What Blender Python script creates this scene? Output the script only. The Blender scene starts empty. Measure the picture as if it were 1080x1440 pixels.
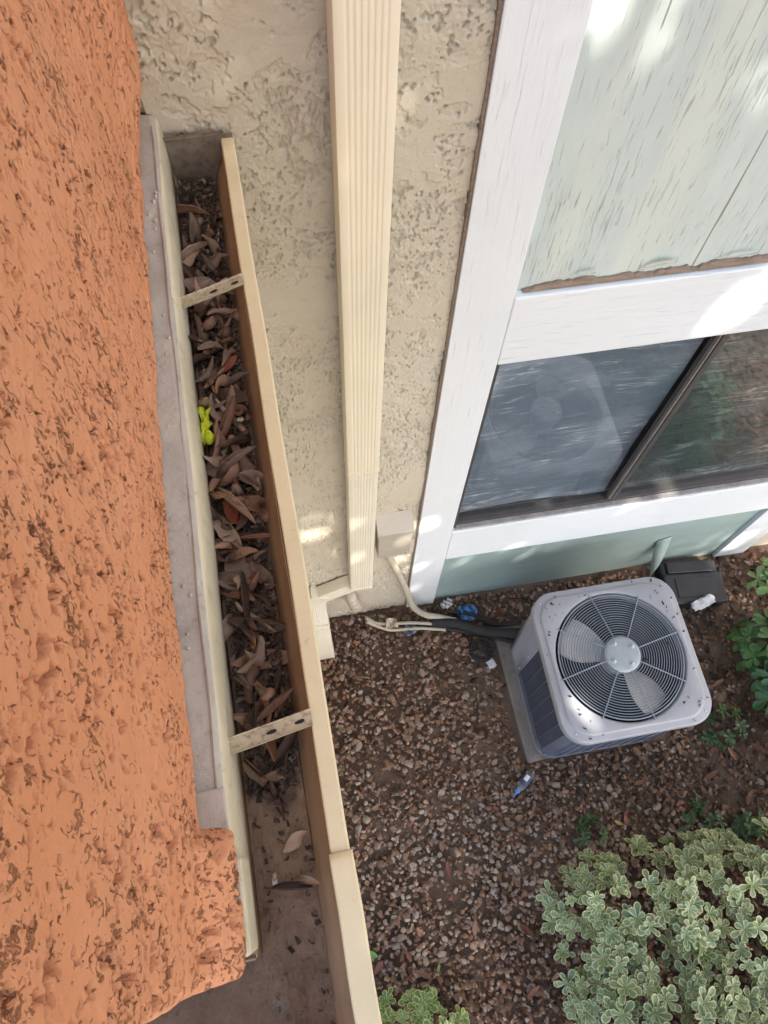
import bpy, bmesh, math, random
import numpy as np
from mathutils import Vector, Matrix, Euler

random.seed(7)
RNG = np.random.default_rng(7)
SC = bpy.context.scene
COL = SC.collection

# ------------------------------------------------------------------ camera
CH = 3.66                                            # camera height above the ground
R_RIGHT = np.array([0.98469185, -0.17293298, 0.02182075])
R_UP = np.array([0.14804719, 0.89585484, 0.4189584])
R_BACK = np.array([-0.09199995, -0.40931442, 0.9077432])
CAMP = np.array([0, 0, CH])
cam_d = bpy.data.cameras.new('camera')
cam = bpy.data.objects.new('camera', cam_d)
COL.objects.link(cam)
m = Matrix.Identity(4)
for i in range(3):
    m[i][0], m[i][1], m[i][2] = R_RIGHT[i], R_UP[i], R_BACK[i]
m[2][3] = CH
cam.matrix_world = m
cam_d.sensor_fit = 'VERTICAL'
cam_d.sensor_height = 36
cam_d.lens = 26
cam_d.clip_start = 0.02
cam_d.clip_end = 500
SC.camera = cam
FP = 1040.0

def ray(px, py):
    return R_RIGHT*(px-540) - R_UP*(py-720) - R_BACK*FP
def on_z(px, py, z):
    d = ray(px, py); return CAMP + d*((z-CH)/d[2])
def on_y(px, py, y):
    d = ray(px, py); return CAMP + d*(y/d[1])

# ------------------------------------------------------------------ sky, sun, exposure
SUN = Vector((0.36, -0.60, 0.71)).normalized()
elev = math.asin(SUN.z)
w = bpy.data.worlds.new('World'); SC.world = w; w.use_nodes = True
nt = w.node_tree
sky = nt.nodes.new('ShaderNodeTexSky'); sky.sky_type = 'NISHITA'; sky.sun_disc = False
sky.sun_elevation = elev
sky.sun_rotation = math.atan2(SUN.x, SUN.y)
sky.air_density = 1.0; sky.dust_density = 3.0; sky.ozone_density = 1.0
bg = nt.nodes['Background']; bg.inputs[1].default_value = 0.15
nt.links.new(sky.outputs[0], bg.inputs[0])
sd = bpy.data.lights.new('sun', 'SUN'); sd.energy = 5; sd.angle = math.radians(0.53); sd.color = (1, .95, .87)
so = bpy.data.objects.new('sun', sd); COL.objects.link(so)
so.rotation_euler = SUN.to_track_quat('Z', 'Y').to_euler(); so.location = (3, -5, 9)
SC.view_settings.view_transform = 'Standard'; SC.view_settings.look = 'None'
SC.view_settings.gamma = 1; SC.view_settings.use_curve_mapping = False
SC.view_settings.exposure = 1.78
SC.render.engine = 'CYCLES'
SC.cycles.use_denoising = True
SC.cycles.max_bounces = 8
SC.cycles.sample_clamp_indirect = 6
SC.cycles.caustics_reflective = False; SC.cycles.caustics_refractive = False

# ------------------------------------------------------------------ helpers
def fnoise(ny, nx, sy, sx, seed):
    """smooth random field, feature size sy, sx cells, unit deviation"""
    r = np.random.default_rng(seed).standard_normal((ny, nx))
    fy = np.fft.fftfreq(ny)[:, None]; fx = np.fft.rfftfreq(nx)[None]
    f = np.exp(-2*np.pi**2*((fy*sy)**2+(fx*sx)**2))
    o = np.fft.irfft2(np.fft.rfft2(r)*f, s=(ny, nx))
    return (o-o.mean())/o.std()
def sstep(x, a, b):
    t = np.clip((x-a)/(b-a), 0, 1); return t*t*(3-2*t)

GA = 0.023
def G(v):
    """gutter frame (camera-relative height) to world"""
    x, y, z = v
    return (x*math.cos(GA)-y*math.sin(GA), x*math.sin(GA)+y*math.cos(GA), z+CH)

def tag(o, label=None, cat=None, group=None, kind=None):
    if label: o['label'] = label
    if cat: o['category'] = cat
    if group: o['group'] = group
    if kind: o['kind'] = kind
    return o
def thing(name, loc, label, cat, group=None):
    o = bpy.data.objects.new(name, None); COL.objects.link(o)
    o.location = loc; o.empty_display_size = .05
    return tag(o, label, cat, group)
def world_loc(o):
    p = Vector((0, 0, 0))
    while o: p += o.location; o = o.parent
    return p
def link(name, me, mat=None, parent=None):
    o = bpy.data.objects.new(name, me); COL.objects.link(o)
    if parent: o.parent = parent
    if mat is not None:
        me.materials.clear()
        for q in (mat if isinstance(mat, (list, tuple)) else [mat]): me.materials.append(getattr(q, 'm', q))
    return o
class MB:
    def __init__(s): s.v = []; s.f = []; s.mi = []
    def add(s, vs, fs, mi=0):
        n = len(s.v); s.v += [tuple(map(float, q)) for q in vs]
        s.f += [tuple(i+n for i in f) for f in fs]; s.mi += [mi]*len(fs)
        return s
    def box(s, a, b, mi=0, xf=None):
        x0, y0, z0 = a; x1, y1, z1 = b
        vs = [(x0,y0,z0),(x1,y0,z0),(x1,y1,z0),(x0,y1,z0),(x0,y0,z1),(x1,y0,z1),(x1,y1,z1),(x0,y1,z1)]
        if xf: vs = [xf(q) for q in vs]
        return s.add(vs, [(0,3,2,1),(4,5,6,7),(0,1,5,4),(1,2,6,5),(2,3,7,6),(3,0,4,7)], mi)
    def sweep(s, prof, path, closed_prof=True, cap=True, up=None, mi=0, loop=False, xf=None):
        """prof: 2d points (a, b) ; path: 3d points. a along side, b along up"""
        P = [Vector(p) for p in path]; n = len(P); k = len(prof)
        vs = []; prev = None
        for i, p in enumerate(P):
            if loop: t = (P[(i+1) % n]-P[i-1]).normalized()
            else: t = (P[min(i+1, n-1)]-P[max(i-1, 0)]).normalized()
            if up is not None:
                u = Vector(up)
                if abs(u.dot(t)) > .999: u = Vector((0, 1, 0))
            else:
                u = prev if prev is not None else (Vector((0,0,1)) if abs(t.z) < .9 else Vector((0,1,0)))
            sd_ = t.cross(u).normalized(); u = sd_.cross(t).normalized(); prev = u
            for a, b in prof: vs.append(p+sd_*a+u*b)
        fs = []
        kk = k if closed_prof else k-1
        for i in range(n if loop else n-1):
            j = (i+1) % n
            for q in range(kk):
                r = (q+1) % k
                fs.append((i*k+q, i*k+r, j*k+r, j*k+q))
        if cap and closed_prof and not loop:
            fs.append(tuple(range(k))[::-1]); fs.append(tuple((n-1)*k+q for q in range(k)))
        if xf: vs = [xf(q) for q in vs]
        return s.add(vs, fs, mi)
    def tube(s, path, r, n=8, mi=0, loop=False, xf=None):
        pr = [(r*math.cos(2*math.pi*i/n), r*math.sin(2*math.pi*i/n)) for i in range(n)]
        return s.sweep(pr, path, mi=mi, loop=loop, xf=xf)
    def lathe(s, prof, c, n=24, mi=0):
        k = len(prof); vs = []; fs = []
        for i in range(n):
            a = 2*math.pi*i/n
            for r, z in prof: vs.append((c[0]+r*math.cos(a), c[1]+r*math.sin(a), c[2]+z))
        for i in range(n):
            j = (i+1) % n
            for q in range(k-1): fs.append((i*k+q, j*k+q, j*k+q+1, i*k+q+1))
        return s.add(vs, fs, mi)
    def build(s, name, mat, parent=None, smooth=False, bevel=0, angle=40):
        me = bpy.data.meshes.new(name)
        off = world_loc(parent) if parent else Vector((0, 0, 0))
        v = np.array(s.v)-np.array(off)
        me.from_pydata(v.tolist(), [], s.f)
        o = link(name, me, mat, parent)
        me.polygons.foreach_set('material_index', s.mi)
        fin(o, smooth, bevel, angle)
        return o
def fin(o, smooth=False, bevel=0, angle=40):
    me = o.data
    bm = bmesh.new(); bm.from_mesh(me)
    bmesh.ops.recalc_face_normals(bm, faces=bm.faces); bm.to_mesh(me); bm.free()
    if smooth:
        me.shade_smooth()
        if angle < 180: me.set_sharp_from_angle(angle=math.radians(angle))
    if bevel:
        b = o.modifiers.new('bevel', 'BEVEL'); b.width = bevel; b.segments = 2; b.limit_method = 'ANGLE'
        b.angle_limit = math.radians(35)
def grid_mesh(name, V, mat, parent=None, smooth=True, attr=None):
    """V: (ny, nx, 3) world coordinates"""
    ny, nx, _ = V.shape
    off = np.array(world_loc(parent)) if parent else np.zeros(3)
    idx = np.arange(ny*nx).reshape(ny, nx)
    F = np.stack([idx[:-1,:-1], idx[:-1,1:], idx[1:,1:], idx[1:,:-1]], -1).reshape(-1, 4)
    return raw_mesh(name, V.reshape(-1, 3)-off, F, mat, parent, smooth)
def raw_mesh(name, V, F, mat, parent=None, smooth=True):
    k = F.shape[1]
    me = bpy.data.meshes.new(name)
    me.vertices.add(len(V)); me.vertices.foreach_set('co', np.ascontiguousarray(V, dtype=np.float32).ravel())
    me.loops.add(F.size); me.loops.foreach_set('vertex_index', F.astype(np.int32).ravel())
    me.polygons.add(len(F)); me.polygons.foreach_set('loop_start', np.arange(0, F.size, k, dtype=np.int32))
    me.update(calc_edges=True); me.validate()
    if smooth: me.shade_smooth()
    return link(name, me, mat, parent)

# ------------------------------------------------------------------ materials
class Mat:
    def __init__(s, name, color=(.5,.5,.5), rough=.6, spec=.5, metal=0):
        s.m = bpy.data.materials.new(name); s.m.use_nodes = True
        s.nt = s.m.node_tree; s.b = s.nt.nodes['Principled BSDF']
        s.b.inputs['Base Color'].default_value = (*color, 1)
        s.b.inputs['Roughness'].default_value = rough
        s.b.inputs['Specular IOR Level'].default_value = spec
        s.b.inputs['Metallic'].default_value = metal
        s.tc = None; s.h = None
        s.col = None; s.base = color
    def N(s, t, **kw):
        n = s.nt.nodes.new(t)
        for k, v in kw.items(): setattr(n, k, v)
        return n
    def L(s, a, b): s.nt.links.new(a, b)
    def coords(s, scale=(1,1,1), rot=(0,0,0)):
        if not s.tc: s.tc = s.N('ShaderNodeTexCoord')
        mp = s.N('ShaderNodeMapping'); mp.inputs['Scale'].default_value = scale; mp.inputs['Rotation'].default_value = rot
        s.L(s.tc.outputs['Object'], mp.inputs[0]); return mp.outputs[0]
    def noise(s, scale=5, detail=4, rough=.6, stretch=(1,1,1), dist=0, rot=(0,0,0)):
        n = s.N('ShaderNodeTexNoise'); n.inputs['Scale'].default_value = scale
        n.inputs['Detail'].default_value = detail; n.inputs['Roughness'].default_value = rough
        n.inputs['Distortion'].default_value = dist
        s.L(s.coords(stretch, rot), n.inputs['Vector']); return n.outputs['Fac']
    def ramp(s, fac, stops):
        r = s.N('ShaderNodeValToRGB'); e = r.color_ramp.elements
        while len(e) < len(stops): e.new(.5)
        for q, (p, c) in zip(e, stops):
            q.position = p; q.color = (*c, 1) if not isinstance(c, (int, float)) else (c, c, c, 1)
        s.L(fac, r.inputs[0]); return r.outputs[0]
    def mixin(s, fac, color):
        """lay a colour over the present base colour where fac is 1"""
        mx = s.N('ShaderNodeMix', data_type='RGBA')
        if s.col is None: mx.inputs[6].default_value = (*s.base, 1)
        else: s.L(s.col, mx.inputs[6])
        if hasattr(color, 'links'): s.L(color, mx.inputs[7])
        else: mx.inputs[7].default_value = (*color, 1)
        s.L(fac, mx.inputs[0]); s.col = mx.outputs[2]
        s.L(s.col, s.b.inputs['Base Color']); return s
    def setcol(s, out): s.col = out; s.L(out, s.b.inputs['Base Color']); return s
    def bump(s, fac, dist=.002, strength=1):
        b = s.N('ShaderNodeBump'); b.inputs['Distance'].default_value = dist; b.inputs['Strength'].default_value = strength
        s.L(fac, b.inputs['Height'])
        if s.h is not None: s.L(s.h, b.inputs['Normal'])
        s.h = b.outputs[0]; s.L(s.h, s.b.inputs['Normal']); return s
    def rough(s, fac, a, b):
        s.L(s.ramp(fac, [(.3, a), (.7, b)]), s.b.inputs['Roughness']); return s

def paint(name, color, rough=.55, var=.12, dirt=None, dirt_amt=(.55, .75), scale=6, bumpd=.0006, fine=90):
    M = Mat(name, color, rough)
    dk = tuple(c*(1-var) for c in color)
    M.mixin(M.ramp(M.noise(scale, 5), [(.35, 0), (.65, 1)]), dk)
    if dirt: M.mixin(M.ramp(M.noise(scale*4, 8, .75), [(dirt_amt[0], 0), (dirt_amt[1], 1)]), dirt)
    M.bump(M.noise(fine, 4), bumpd)
    return M
# stucco
MS = Mat('beige_stucco', (.585, .53, .425), .92, .2)
MS.mixin(MS.ramp(MS.noise(2.2, 6, .7), [(.35, 0), (.7, 1)]), (.535, .465, .35))
MS.mixin(MS.ramp(MS.noise(9, 8, .8), [(.6, 0), (.8, .6)]), (.48, .42, .325))
MS.bump(MS.noise(260, 6, .75), .0024); MS.bump(MS.noise(900, 2), .0006)
MO = Mat('terracotta_stucco', (.63, .295, .16), .9, .25)
MO.mixin(MO.ramp(MO.noise(4, 6, .7), [(.35, 0), (.7, 1)]), (.59, .255, .125))
MO.mixin(MO.ramp(MO.noise(40, 6, .8), [(.6, 0), (.85, .5)]), (.70, .36, .205))
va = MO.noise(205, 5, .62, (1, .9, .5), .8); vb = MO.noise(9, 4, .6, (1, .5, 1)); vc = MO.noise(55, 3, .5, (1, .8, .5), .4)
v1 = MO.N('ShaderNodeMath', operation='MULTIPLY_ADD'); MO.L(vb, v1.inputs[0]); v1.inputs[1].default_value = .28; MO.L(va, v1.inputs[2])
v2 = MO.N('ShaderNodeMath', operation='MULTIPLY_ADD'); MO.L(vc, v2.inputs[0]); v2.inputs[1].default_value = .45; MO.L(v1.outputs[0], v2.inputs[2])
vm = MO.N('ShaderNodeMapRange'); vm.inputs['From Min'].default_value = .955; vm.inputs['From Max'].default_value = 1.07; MO.L(v2.outputs[0], vm.inputs[0])   # darker flecks: shade of the stucco pits painted into the colour
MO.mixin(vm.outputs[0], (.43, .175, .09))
vi = MO.N('ShaderNodeMath', operation='SUBTRACT'); vi.inputs[0].default_value = 1; MO.L(vm.outputs[0], vi.inputs[1])
MO.bump(vi.outputs[0], .0055)
MO.bump(MO.noise(300, 5, .7), .0007); MO.bump(MO.noise(1100, 2), .0004)
M_flash = paint('grey_flashing_paint', (.47, .42, .355), .65, .2, (.24, .19, .145), (.56, .80), 14, .0022, 70)
M_cream = paint('cream_gutter_paint', (.73, .60, .365), .42, .08, (.42, .31, .17), (.60, .82), 9, .0005, 60)
M_cream2 = paint('pale_yellow_fascia_paint', (.64, .555, .385), .55, .14, (.36, .29, .18), (.54, .78), 12, .001, 80)
M_inner = paint('brown_stained_gutter_metal', (.40, .25, .14), .6, .22, (.12, .08, .05), (.6, .8), 14, .0007, 80)
M_endc = paint('dirty_end_cap_metal', (.20, .155, .115), .7, .35, (.08, .06, .045), (.5, .7), 16, .001, 80)
M_down = paint('cream_downspout_paint', (.77, .69, .52), .4, .05, (.42, .33, .2), (.7, .95), 5, .0003, 60)
M_down2 = paint('pale_downspout_paint', (.74, .68, .54), .42, .06, (.42, .36, .26), (.7, .95), 5, .0003, 60)
M_box = paint('beige_box_paint', (.43, .385, .30), .5, .1, (.26, .21, .16), (.68, .9), 10, .0004)
M_metal = paint('strap_metal', (.50, .41, .27), .5, .2, (.14, .10, .07), (.5, .72), 30, .0006, 120)
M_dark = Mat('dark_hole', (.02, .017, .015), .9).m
# white boards: crackled paint
def white_board(name, axis):
    M = Mat(name, (.71, .73, .725), .5)
    st = {'x': (3, 40, 60), 'z': (60, 40, 3)}[axis]
    M.mixin(M.ramp(M.noise(1.6, 5), [(.4, 0), (.7, .7)]), (.64, .665, .665))
    c = M.noise(2.4, 5, .6, st, .3)
    M.mixin(M.ramp(c, [(.735, 0), (.775, .75)]), (.30, .25, .20))
    M.mixin(M.ramp(M.noise(11, 9, .8), [(.68, 0), (.8, .6)]), (.45, .41, .36))
    M.bump(M.ramp(c, [(.6, 1), (.75, 0)]), .0012); M.bump(M.noise(1.5, 4, .6, st), .0012)
    return M.m
M_whitex = white_board('white_trim_paint_across', 'x'); M_whitez = white_board('white_trim_paint_upright', 'z')
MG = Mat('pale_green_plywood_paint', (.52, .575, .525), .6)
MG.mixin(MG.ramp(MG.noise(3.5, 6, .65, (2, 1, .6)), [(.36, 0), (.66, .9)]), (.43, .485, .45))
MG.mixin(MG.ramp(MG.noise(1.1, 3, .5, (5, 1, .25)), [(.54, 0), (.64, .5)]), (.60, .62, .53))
crk = MG.noise(2.2, 4, .55, (105, 40, 6.5), .5)
msk = MG.noise(2.6, 3)
mm = MG.N('ShaderNodeMath', operation='MULTIPLY_ADD'); MG.L(msk, mm.inputs[0]); mm.inputs[1].default_value = .32; MG.L(crk, mm.inputs[2])
cf = MG.ramp(mm.outputs[0], [(.875, 0), (.905, .75)])
MG.mixin(cf, (.20, .20, .165))
lc = MG.noise(1.3, 3, .5, (38, 20, .9), .4)
MG.mixin(MG.ramp(lc, [(.685, 0), (.694, .85)]), (.18, .17, .14))
MG.bump(MG.ramp(mm.outputs[0], [(.78, 1), (.87, 0)]), .0014); MG.bump(MG.noise(1.6, 5, .6, (70, 40, 4)), .0005)
M_green = MG.m
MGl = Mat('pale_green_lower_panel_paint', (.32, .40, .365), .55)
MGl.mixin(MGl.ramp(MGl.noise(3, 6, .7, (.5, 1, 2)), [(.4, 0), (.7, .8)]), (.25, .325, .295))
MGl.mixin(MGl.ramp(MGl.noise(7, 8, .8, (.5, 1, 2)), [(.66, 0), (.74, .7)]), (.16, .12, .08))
MGl.bump(MGl.noise(40, 5), .0012)
MW = Mat('bare_weathered_wood', (.27, .20, .145), .85)
MW.mixin(MW.ramp(MW.noise(3, 6, .7, (6, 60, 60)), [(.4, 0), (.65, 1)]), (.165, .115, .08)); MW.bump(MW.noise(3, 6, .7, (6, 60, 60)), .002)
M_bronze = paint('bronze_window_frame', (.075, .068, .063), .38, .3, (.2, .17, .14), (.62, .85), 12, .0003)
M_track = paint('dusty_window_track', (.33, .31, .29), .6, .3, (.12, .10, .08), (.55, .75), 20, .001)
Mgl = Mat('window_glass', (1, 1, 1), .01)
_t = Mgl.N('ShaderNodeBsdfTransparent'); _t.inputs[0].default_value = (.93, .94, .95, 1)
_g = Mgl.N('ShaderNodeBsdfGlossy'); _g.inputs['Roughness'].default_value = .015
_f = Mgl.N('ShaderNodeFresnel'); _ge = Mgl.N('ShaderNodeNewGeometry'); _io = Mgl.N('ShaderNodeMapRange')
_io.inputs['To Min'].default_value = 1.5; _io.inputs['To Max'].default_value = 1/1.5
Mgl.L(_ge.outputs['Backfacing'], _io.inputs[0]); Mgl.L(_io.outputs[0], _f.inputs[0])
_x = Mgl.N('ShaderNodeMixShader'); Mgl.L(_f.outputs[0], _x.inputs[0]); Mgl.L(_t.outputs[0], _x.inputs[1]); Mgl.L(_g.outputs[0], _x.inputs[2])
Mgl.L(_x.outputs[0], Mgl.nt.nodes['Material Output'].inputs[0])
def film(name, c, milk):
    M = Mat(name, c, .2, .6)
    M.mixin(M.ramp(M.noise(2.4, 5, .6, (1, 1, 1.6)), [(.45, 0), (.75, .75)]), milk)
    M.mixin(M.ramp(M.noise(16, 7, .7, (.35, 1, 1.6), 0, (0, .2, 0)), [(.60, 0), (.72, .4)]), tuple(min(1, q*1.5) for q in milk))
    for sc_, rt_, wd_ in ((5, .28, .006), (8, .12, .005), (6, -.5, .004)):
        z = M.noise(sc_, 3, .55, (.22, 1, 2.2), .5, (0, rt_, 0)); g = M.noise(4, 2)
        ab = M.N('ShaderNodeMath', operation='SUBTRACT'); M.L(z, ab.inputs[0]); ab.inputs[1].default_value = .5
        a2 = M.N('ShaderNodeMath', operation='ABSOLUTE'); M.L(ab.outputs[0], a2.inputs[0])
        a3 = M.N('ShaderNodeMath', operation='MULTIPLY'); M.L(M.ramp(a2.outputs[0], [(0, 1), (wd_*2.2, 0)]), a3.inputs[0]); M.L(M.ramp(g, [(.47, 0), (.62, .8)]), a3.inputs[1])
        M.mixin(a3.outputs[0], tuple(min(.75, q*2+.12) for q in milk))
    M.bump(M.noise(18, 5, .6, (.3, 1, 2), 0, (0, .25, 0)), .004)
    return M.m
M_film1 = film('plastic_film_grey', (.175, .215, .25), (.42, .47, .51)); M_film2 = film('plastic_film_dark', (.068, .084, .082), (.16, .19, .185))
# air conditioner
M_ac = paint('grey_cabinet_paint', (.30, .302, .315), .42, .1, (.16, .13, .11), (.69, .78), 10, .0003)
M_acs = paint('cabinet_side_panel_paint', (.25, .25, .28), .4, .12, (.15, .12, .1), (.68, .8), 8, .0003)
M_wire = Mat('grey_grille_wire', (.20, .225, .26), .4).m
M_guard = Mat('dark_guard_wire', (.13, .145, .19), .45).m
Mc = Mat('coil_fins', (.012, .012, .016), .6)
Mc.bump(Mc.noise(200, 2, .5, (1, 1, .1)), .001); M_coil = Mc.m
M_blade = paint('pale_fan_blade', (.52, .50, .46), .45, .2, (.12, .10, .08), (.58, .72), 22, .0004)
M_hub = paint('grey_hub_plate', (.30, .33, .34), .45, .12, (.15, .13, .1), (.66, .8), 30, .0003)
M_bolt = Mat('zinc_bolt', (.55, .55, .55), .35, .5, .8).m
M_black = paint('black_plastic', (.022, .022, .024), .5, .3, (.09, .07, .055), (.6, .8), 12, .0008)
M_conc = paint('old_concrete', (.22, .195, .17), .9, .25, (.08, .065, .05), (.55, .75), 9, .003, 60)
M_cond = paint('beige_conduit', (.50, .44, .33), .5, .15, (.25, .2, .14), (.62, .85), 18, .0004)
M_hose = paint('black_hose_foam', (.025, .024, .024), .8, .3, (.07, .055, .045), (.6, .8), 20, .002, 60)
M_wht = paint('white_plastic', (.70, .70, .68), .5, .1, (.4, .36, .3), (.66, .85), 20, .001)
M_blue = paint('blue_wrapper_plastic', (.09, .24, .50), .3, .25, (.5, .55, .6), (.7, .8), 25, .001)
Myel = Mat('yellow_plastic', (.58, .62, .03), .35); Myel.mixin(Myel.ramp(Myel.noise(60, 4), [(.5, 0), (.7, 1)]), (.38, .50, .02)); Myel.bump(Myel.noise(120, 3), .002)
Mclr = Mat('clear_plastic', (.85, .88, .95), .08); Mclr.b.inputs['Transmission Weight'].default_value = .85; Mclr.b.inputs['IOR'].default_value = 1.4
# soil and stones
MSo = Mat('damp_soil', (.175, .122, .088), .95, .2)
MSo.mixin(MSo.ramp(MSo.noise(2.2, 6, .7), [(.4, 0), (.65, 1)]), (.11, .074, .052))
MSo.mixin(MSo.ramp(MSo.noise(60, 6, .8), [(.55, 0), (.75, 1)]), (.13, .09, .065))
MSo.bump(MSo.noise(40, 8, .75), .012); MSo.bump(MSo.noise(200, 4), .003)
STONES = [(0, (.060, .038, .026)), (.14, (.135, .082, .053)), (.34, (.225, .14, .09)), (.50, (.185, .135, .103)), (.64, (.29, .185, .12)), (.74, (.22, .098, .055)), (.84, (.34, .255, .19)), (.95, (.34, .275, .22)), (1, (.25, .225, .205))]
def stone_mat(name, attr):
    M = Mat(name, (.2,.15,.1), .85, .25)
    if attr:
        a = M.N('ShaderNodeAttribute', attribute_name='rnd'); f = a.outputs['Fac']
    else:
        a = M.N('ShaderNodeObjectInfo'); f = a.outputs['Random']
    M.setcol(M.ramp(f, STONES))
    M.mixin(M.ramp(M.noise(70, 6, .75), [(.55, 0), (.75, .6)]), (.05, .034, .024))
    M.bump(M.noise(160, 5, .7), .003)
    return M.m
M_peb = stone_mat('gravel_stone', True); M_pebo = stone_mat('pebble_stone', False)
def leafmat(name, stops, rough=.6, random_src=True, vein=True, spec=.4, trans=0):
    M = Mat(name, stops[0][1], rough, spec)
    if random_src == 'attr':
        f = M.N('ShaderNodeAttribute', attribute_name='rnd').outputs['Fac']
    else:
        f = M.N('ShaderNodeObjectInfo').outputs['Random']
    M.setcol(M.ramp(f, stops))
    M.mixin(M.ramp(M.noise(70, 6, .8), [(.5, 0), (.78, .55)]), tuple(.5*c for c in stops[0][1]))
    M.bump(M.noise(120, 4), .001)
    return M.m
DRYC = {'dark brown': [(0, (0.079, 0.049, 0.034)), (1, (0.134, 0.081, 0.056))], 'warm brown': [(0, (0.220, 0.116, 0.070)), (1, (0.317, 0.177, 0.107))], 'grey brown': [(0, (.185, .12, .085)), (1, (.26, .18, .13))], 'pale tan': [(0, (0.329, 0.226, 0.152)), (1, (0.439, 0.311, 0.220))]}
M_DRY = {k: leafmat('dry_leaf_'+k.replace(' ', '_'), v) for k, v in DRYC.items()}
M_dry = M_DRY['warm brown']
M_rust = leafmat('dry_leaf_rust', [(0, (.26, .07, .03)), (1, (.33, .10, .05))])
M_crumb = leafmat('leaf_crumbs', [(0, (.020, .014, .011)), (.5, (.055, .036, .026)), (.85, (.12, .078, .05)), (1, (.19, .135, .095))], random_src='attr')
M_mulch = leafmat('mulch_chips', [(0, (.028, .016, .010)), (.4, (.075, .040, .023)), (.7, (.14, .070, .038)), (.9, (.21, .095, .045)), (1, (.24, .18, .125))], .8, 'attr')
MD = Mat('gutter_mud', (.36, .245, .165), .9, .3)
MD.mixin(MD.ramp(MD.noise(7, 7, .75), [(.42, 0), (.62, 1)]), (.235, .15, .098))
MD.mixin(MD.ramp(MD.noise(11, 6, .7), [(.6, 0), (.7, .8)]), (.34, .285, .24))
MD.mixin(MD.ramp(MD.noise(90, 6, .8), [(.58, 0), (.7, .9)]), (.05, .033, .024))
MD.bump(MD.noise(45, 8, .8), .007); MD.bump(MD.noise(220, 4), .002)
def green_leaf(name, a, b, rough=.38):
    M = Mat(name, a, rough, .5)
    f = M.N('ShaderNodeObjectInfo').outputs['Random']
    at = M.N('ShaderNodeAttribute', attribute_name='rnd').outputs['Fac']
    ad = M.N('ShaderNodeMath', operation='ADD'); M.L(f, ad.inputs[0]); M.L(at, ad.inputs[1])
    fr = M.N('ShaderNodeMath', operation='FRACT'); M.L(ad.outputs[0], fr.inputs[0])
    M.setcol(M.ramp(fr.outputs[0], [(0, a), (1, b)]))
    M.mixin(M.ramp(M.noise(60, 4), [(.5, 0), (.8, .5)]), tuple(.7*c for c in a))
    M.bump(M.noise(90, 3), .001)
    return M.m
M_var = green_leaf('grey_green_leaf', (.105, .16, .07), (.19, .26, .115)); M_edge = green_leaf('cream_leaf_margin', (.37, .39, .17), (.50, .50, .25))
M_var2 = green_leaf('bright_green_leaf', (.08, .17, .05), (.16, .27, .08)); M_edge2 = green_leaf('yellow_leaf_margin', (.38, .42, .15), (.45, .48, .2))
M_gloss = green_leaf('glossy_green_leaf', (.03, .088, .02), (.085, .185, .04), .3)
M_weed = green_leaf('dark_weed_leaf', (.03, .07, .02), (.06, .12, .03))
M_tree = green_leaf('tree_leaf', (.05, .10, .025), (.09, .15, .04))
M_bark = paint('brown_bark', (.09, .065, .045), .9, .35, (.04, .03, .02), (.5, .7), 14, .006, 30)
M_twig = paint('dry_twig', (.14, .09, .06), .85, .3, None, (0, 1), 20, .001)
def mm_(x): return x.m if isinstance(x, Mat) else x
for _k in list(globals()):
    if _k.startswith('M') and isinstance(globals()[_k], Mat): globals()[_k] = globals()[_k].m

# ------------------------------------------------------------------ setting: ground
n = 220
gx = np.concatenate([np.linspace(-40, -1.2, 14)[:-1], np.linspace(-1.2, 3.4, n), np.linspace(3.4, 40, 14)[1:]])
gy = np.concatenate([np.linspace(-40, -2.2, 14)[:-1], np.linspace(-2.2, 1.3, n), np.linspace(1.3, 40, 14)[1:]])
X, Y = np.meshgrid(gx, gy)
hn = .010*fnoise(len(gy), len(gx), 14, 14, 3)+.004*fnoise(len(gy), len(gx), 4, 4, 4)
ground = grid_mesh('ground', np.stack([X, Y, hn-.012], -1), MSo)
tag(ground, kind='structure')
def ground_h(x, y): return 0.0

# ------------------------------------------------------------------ beige stucco wall
YT = 1.0975                       # front of the white boards
YS = 1.113                        # face of the stucco
wl = thing('stucco_wall', (0.0, YS, 0), 'beige rough troweled stucco house wall behind the cream downspout', 'wall')
xs = np.arange(-.17, .3845, .0018)
tz = np.linspace(0, 1, 1330); zs = -.05+3.25*(1.33*tz-.33*tz*tz)
nx, nz = len(xs), len(zs)
cl1 = fnoise(nz, nx, 22, 24, 14); cl2 = fnoise(nz, nx, 9, 11, 20)
pits = .90*fnoise(nz, nx, 1.5, 1.4, 11)+.45*fnoise(nz, nx, 3.0, 3.6, 12)+.30*fnoise(nz, nx, .7, .7, 13)+.60*cl1+.40*cl2
pits /= pits.std()
lay = sstep(-cl1+.55*fnoise(nz, nx, 5, 6, 15)+.18*fnoise(nz, nx, 1.5, 1.5, 17), .62, .72)      # the upper trowelled coat
h = -.0066*sstep(pits, 1.0, 1.25)*(1-lay)+.0024*lay+.0005*fnoise(nz, nx, 1, 1, 16)*(1-.7*lay)+.0009*fnoise(nz, nx, 4, 5, 18)*(1-.6*lay)+.0016*fnoise(nz, nx, 36, 36, 19)
XX, ZZ = np.meshgrid(xs, zs)
grid_mesh('wall_face', np.stack([XX, YS-h, ZZ], -1), MS, wl, False)
b = MB()
b.box((-6, YS+.002, 3.195), (.384, YS+.2, 6.2)); b.box((-6, YS+.012, -.05), (.384, YS+.2, 3.19)); b.box((-6, YS+.003, -.05), (-.165, YS+.0115, 3.19))
b.build('wall_core', MS, wl)
b = MB(); b.box((.384, YS+.012, 3.9), (7, YS+.2, 6.2)); b.box((2.24, YS+.012, -.05), (7, YS+.2, 3.9)); b.build('wall_side', MS, wl)

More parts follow.
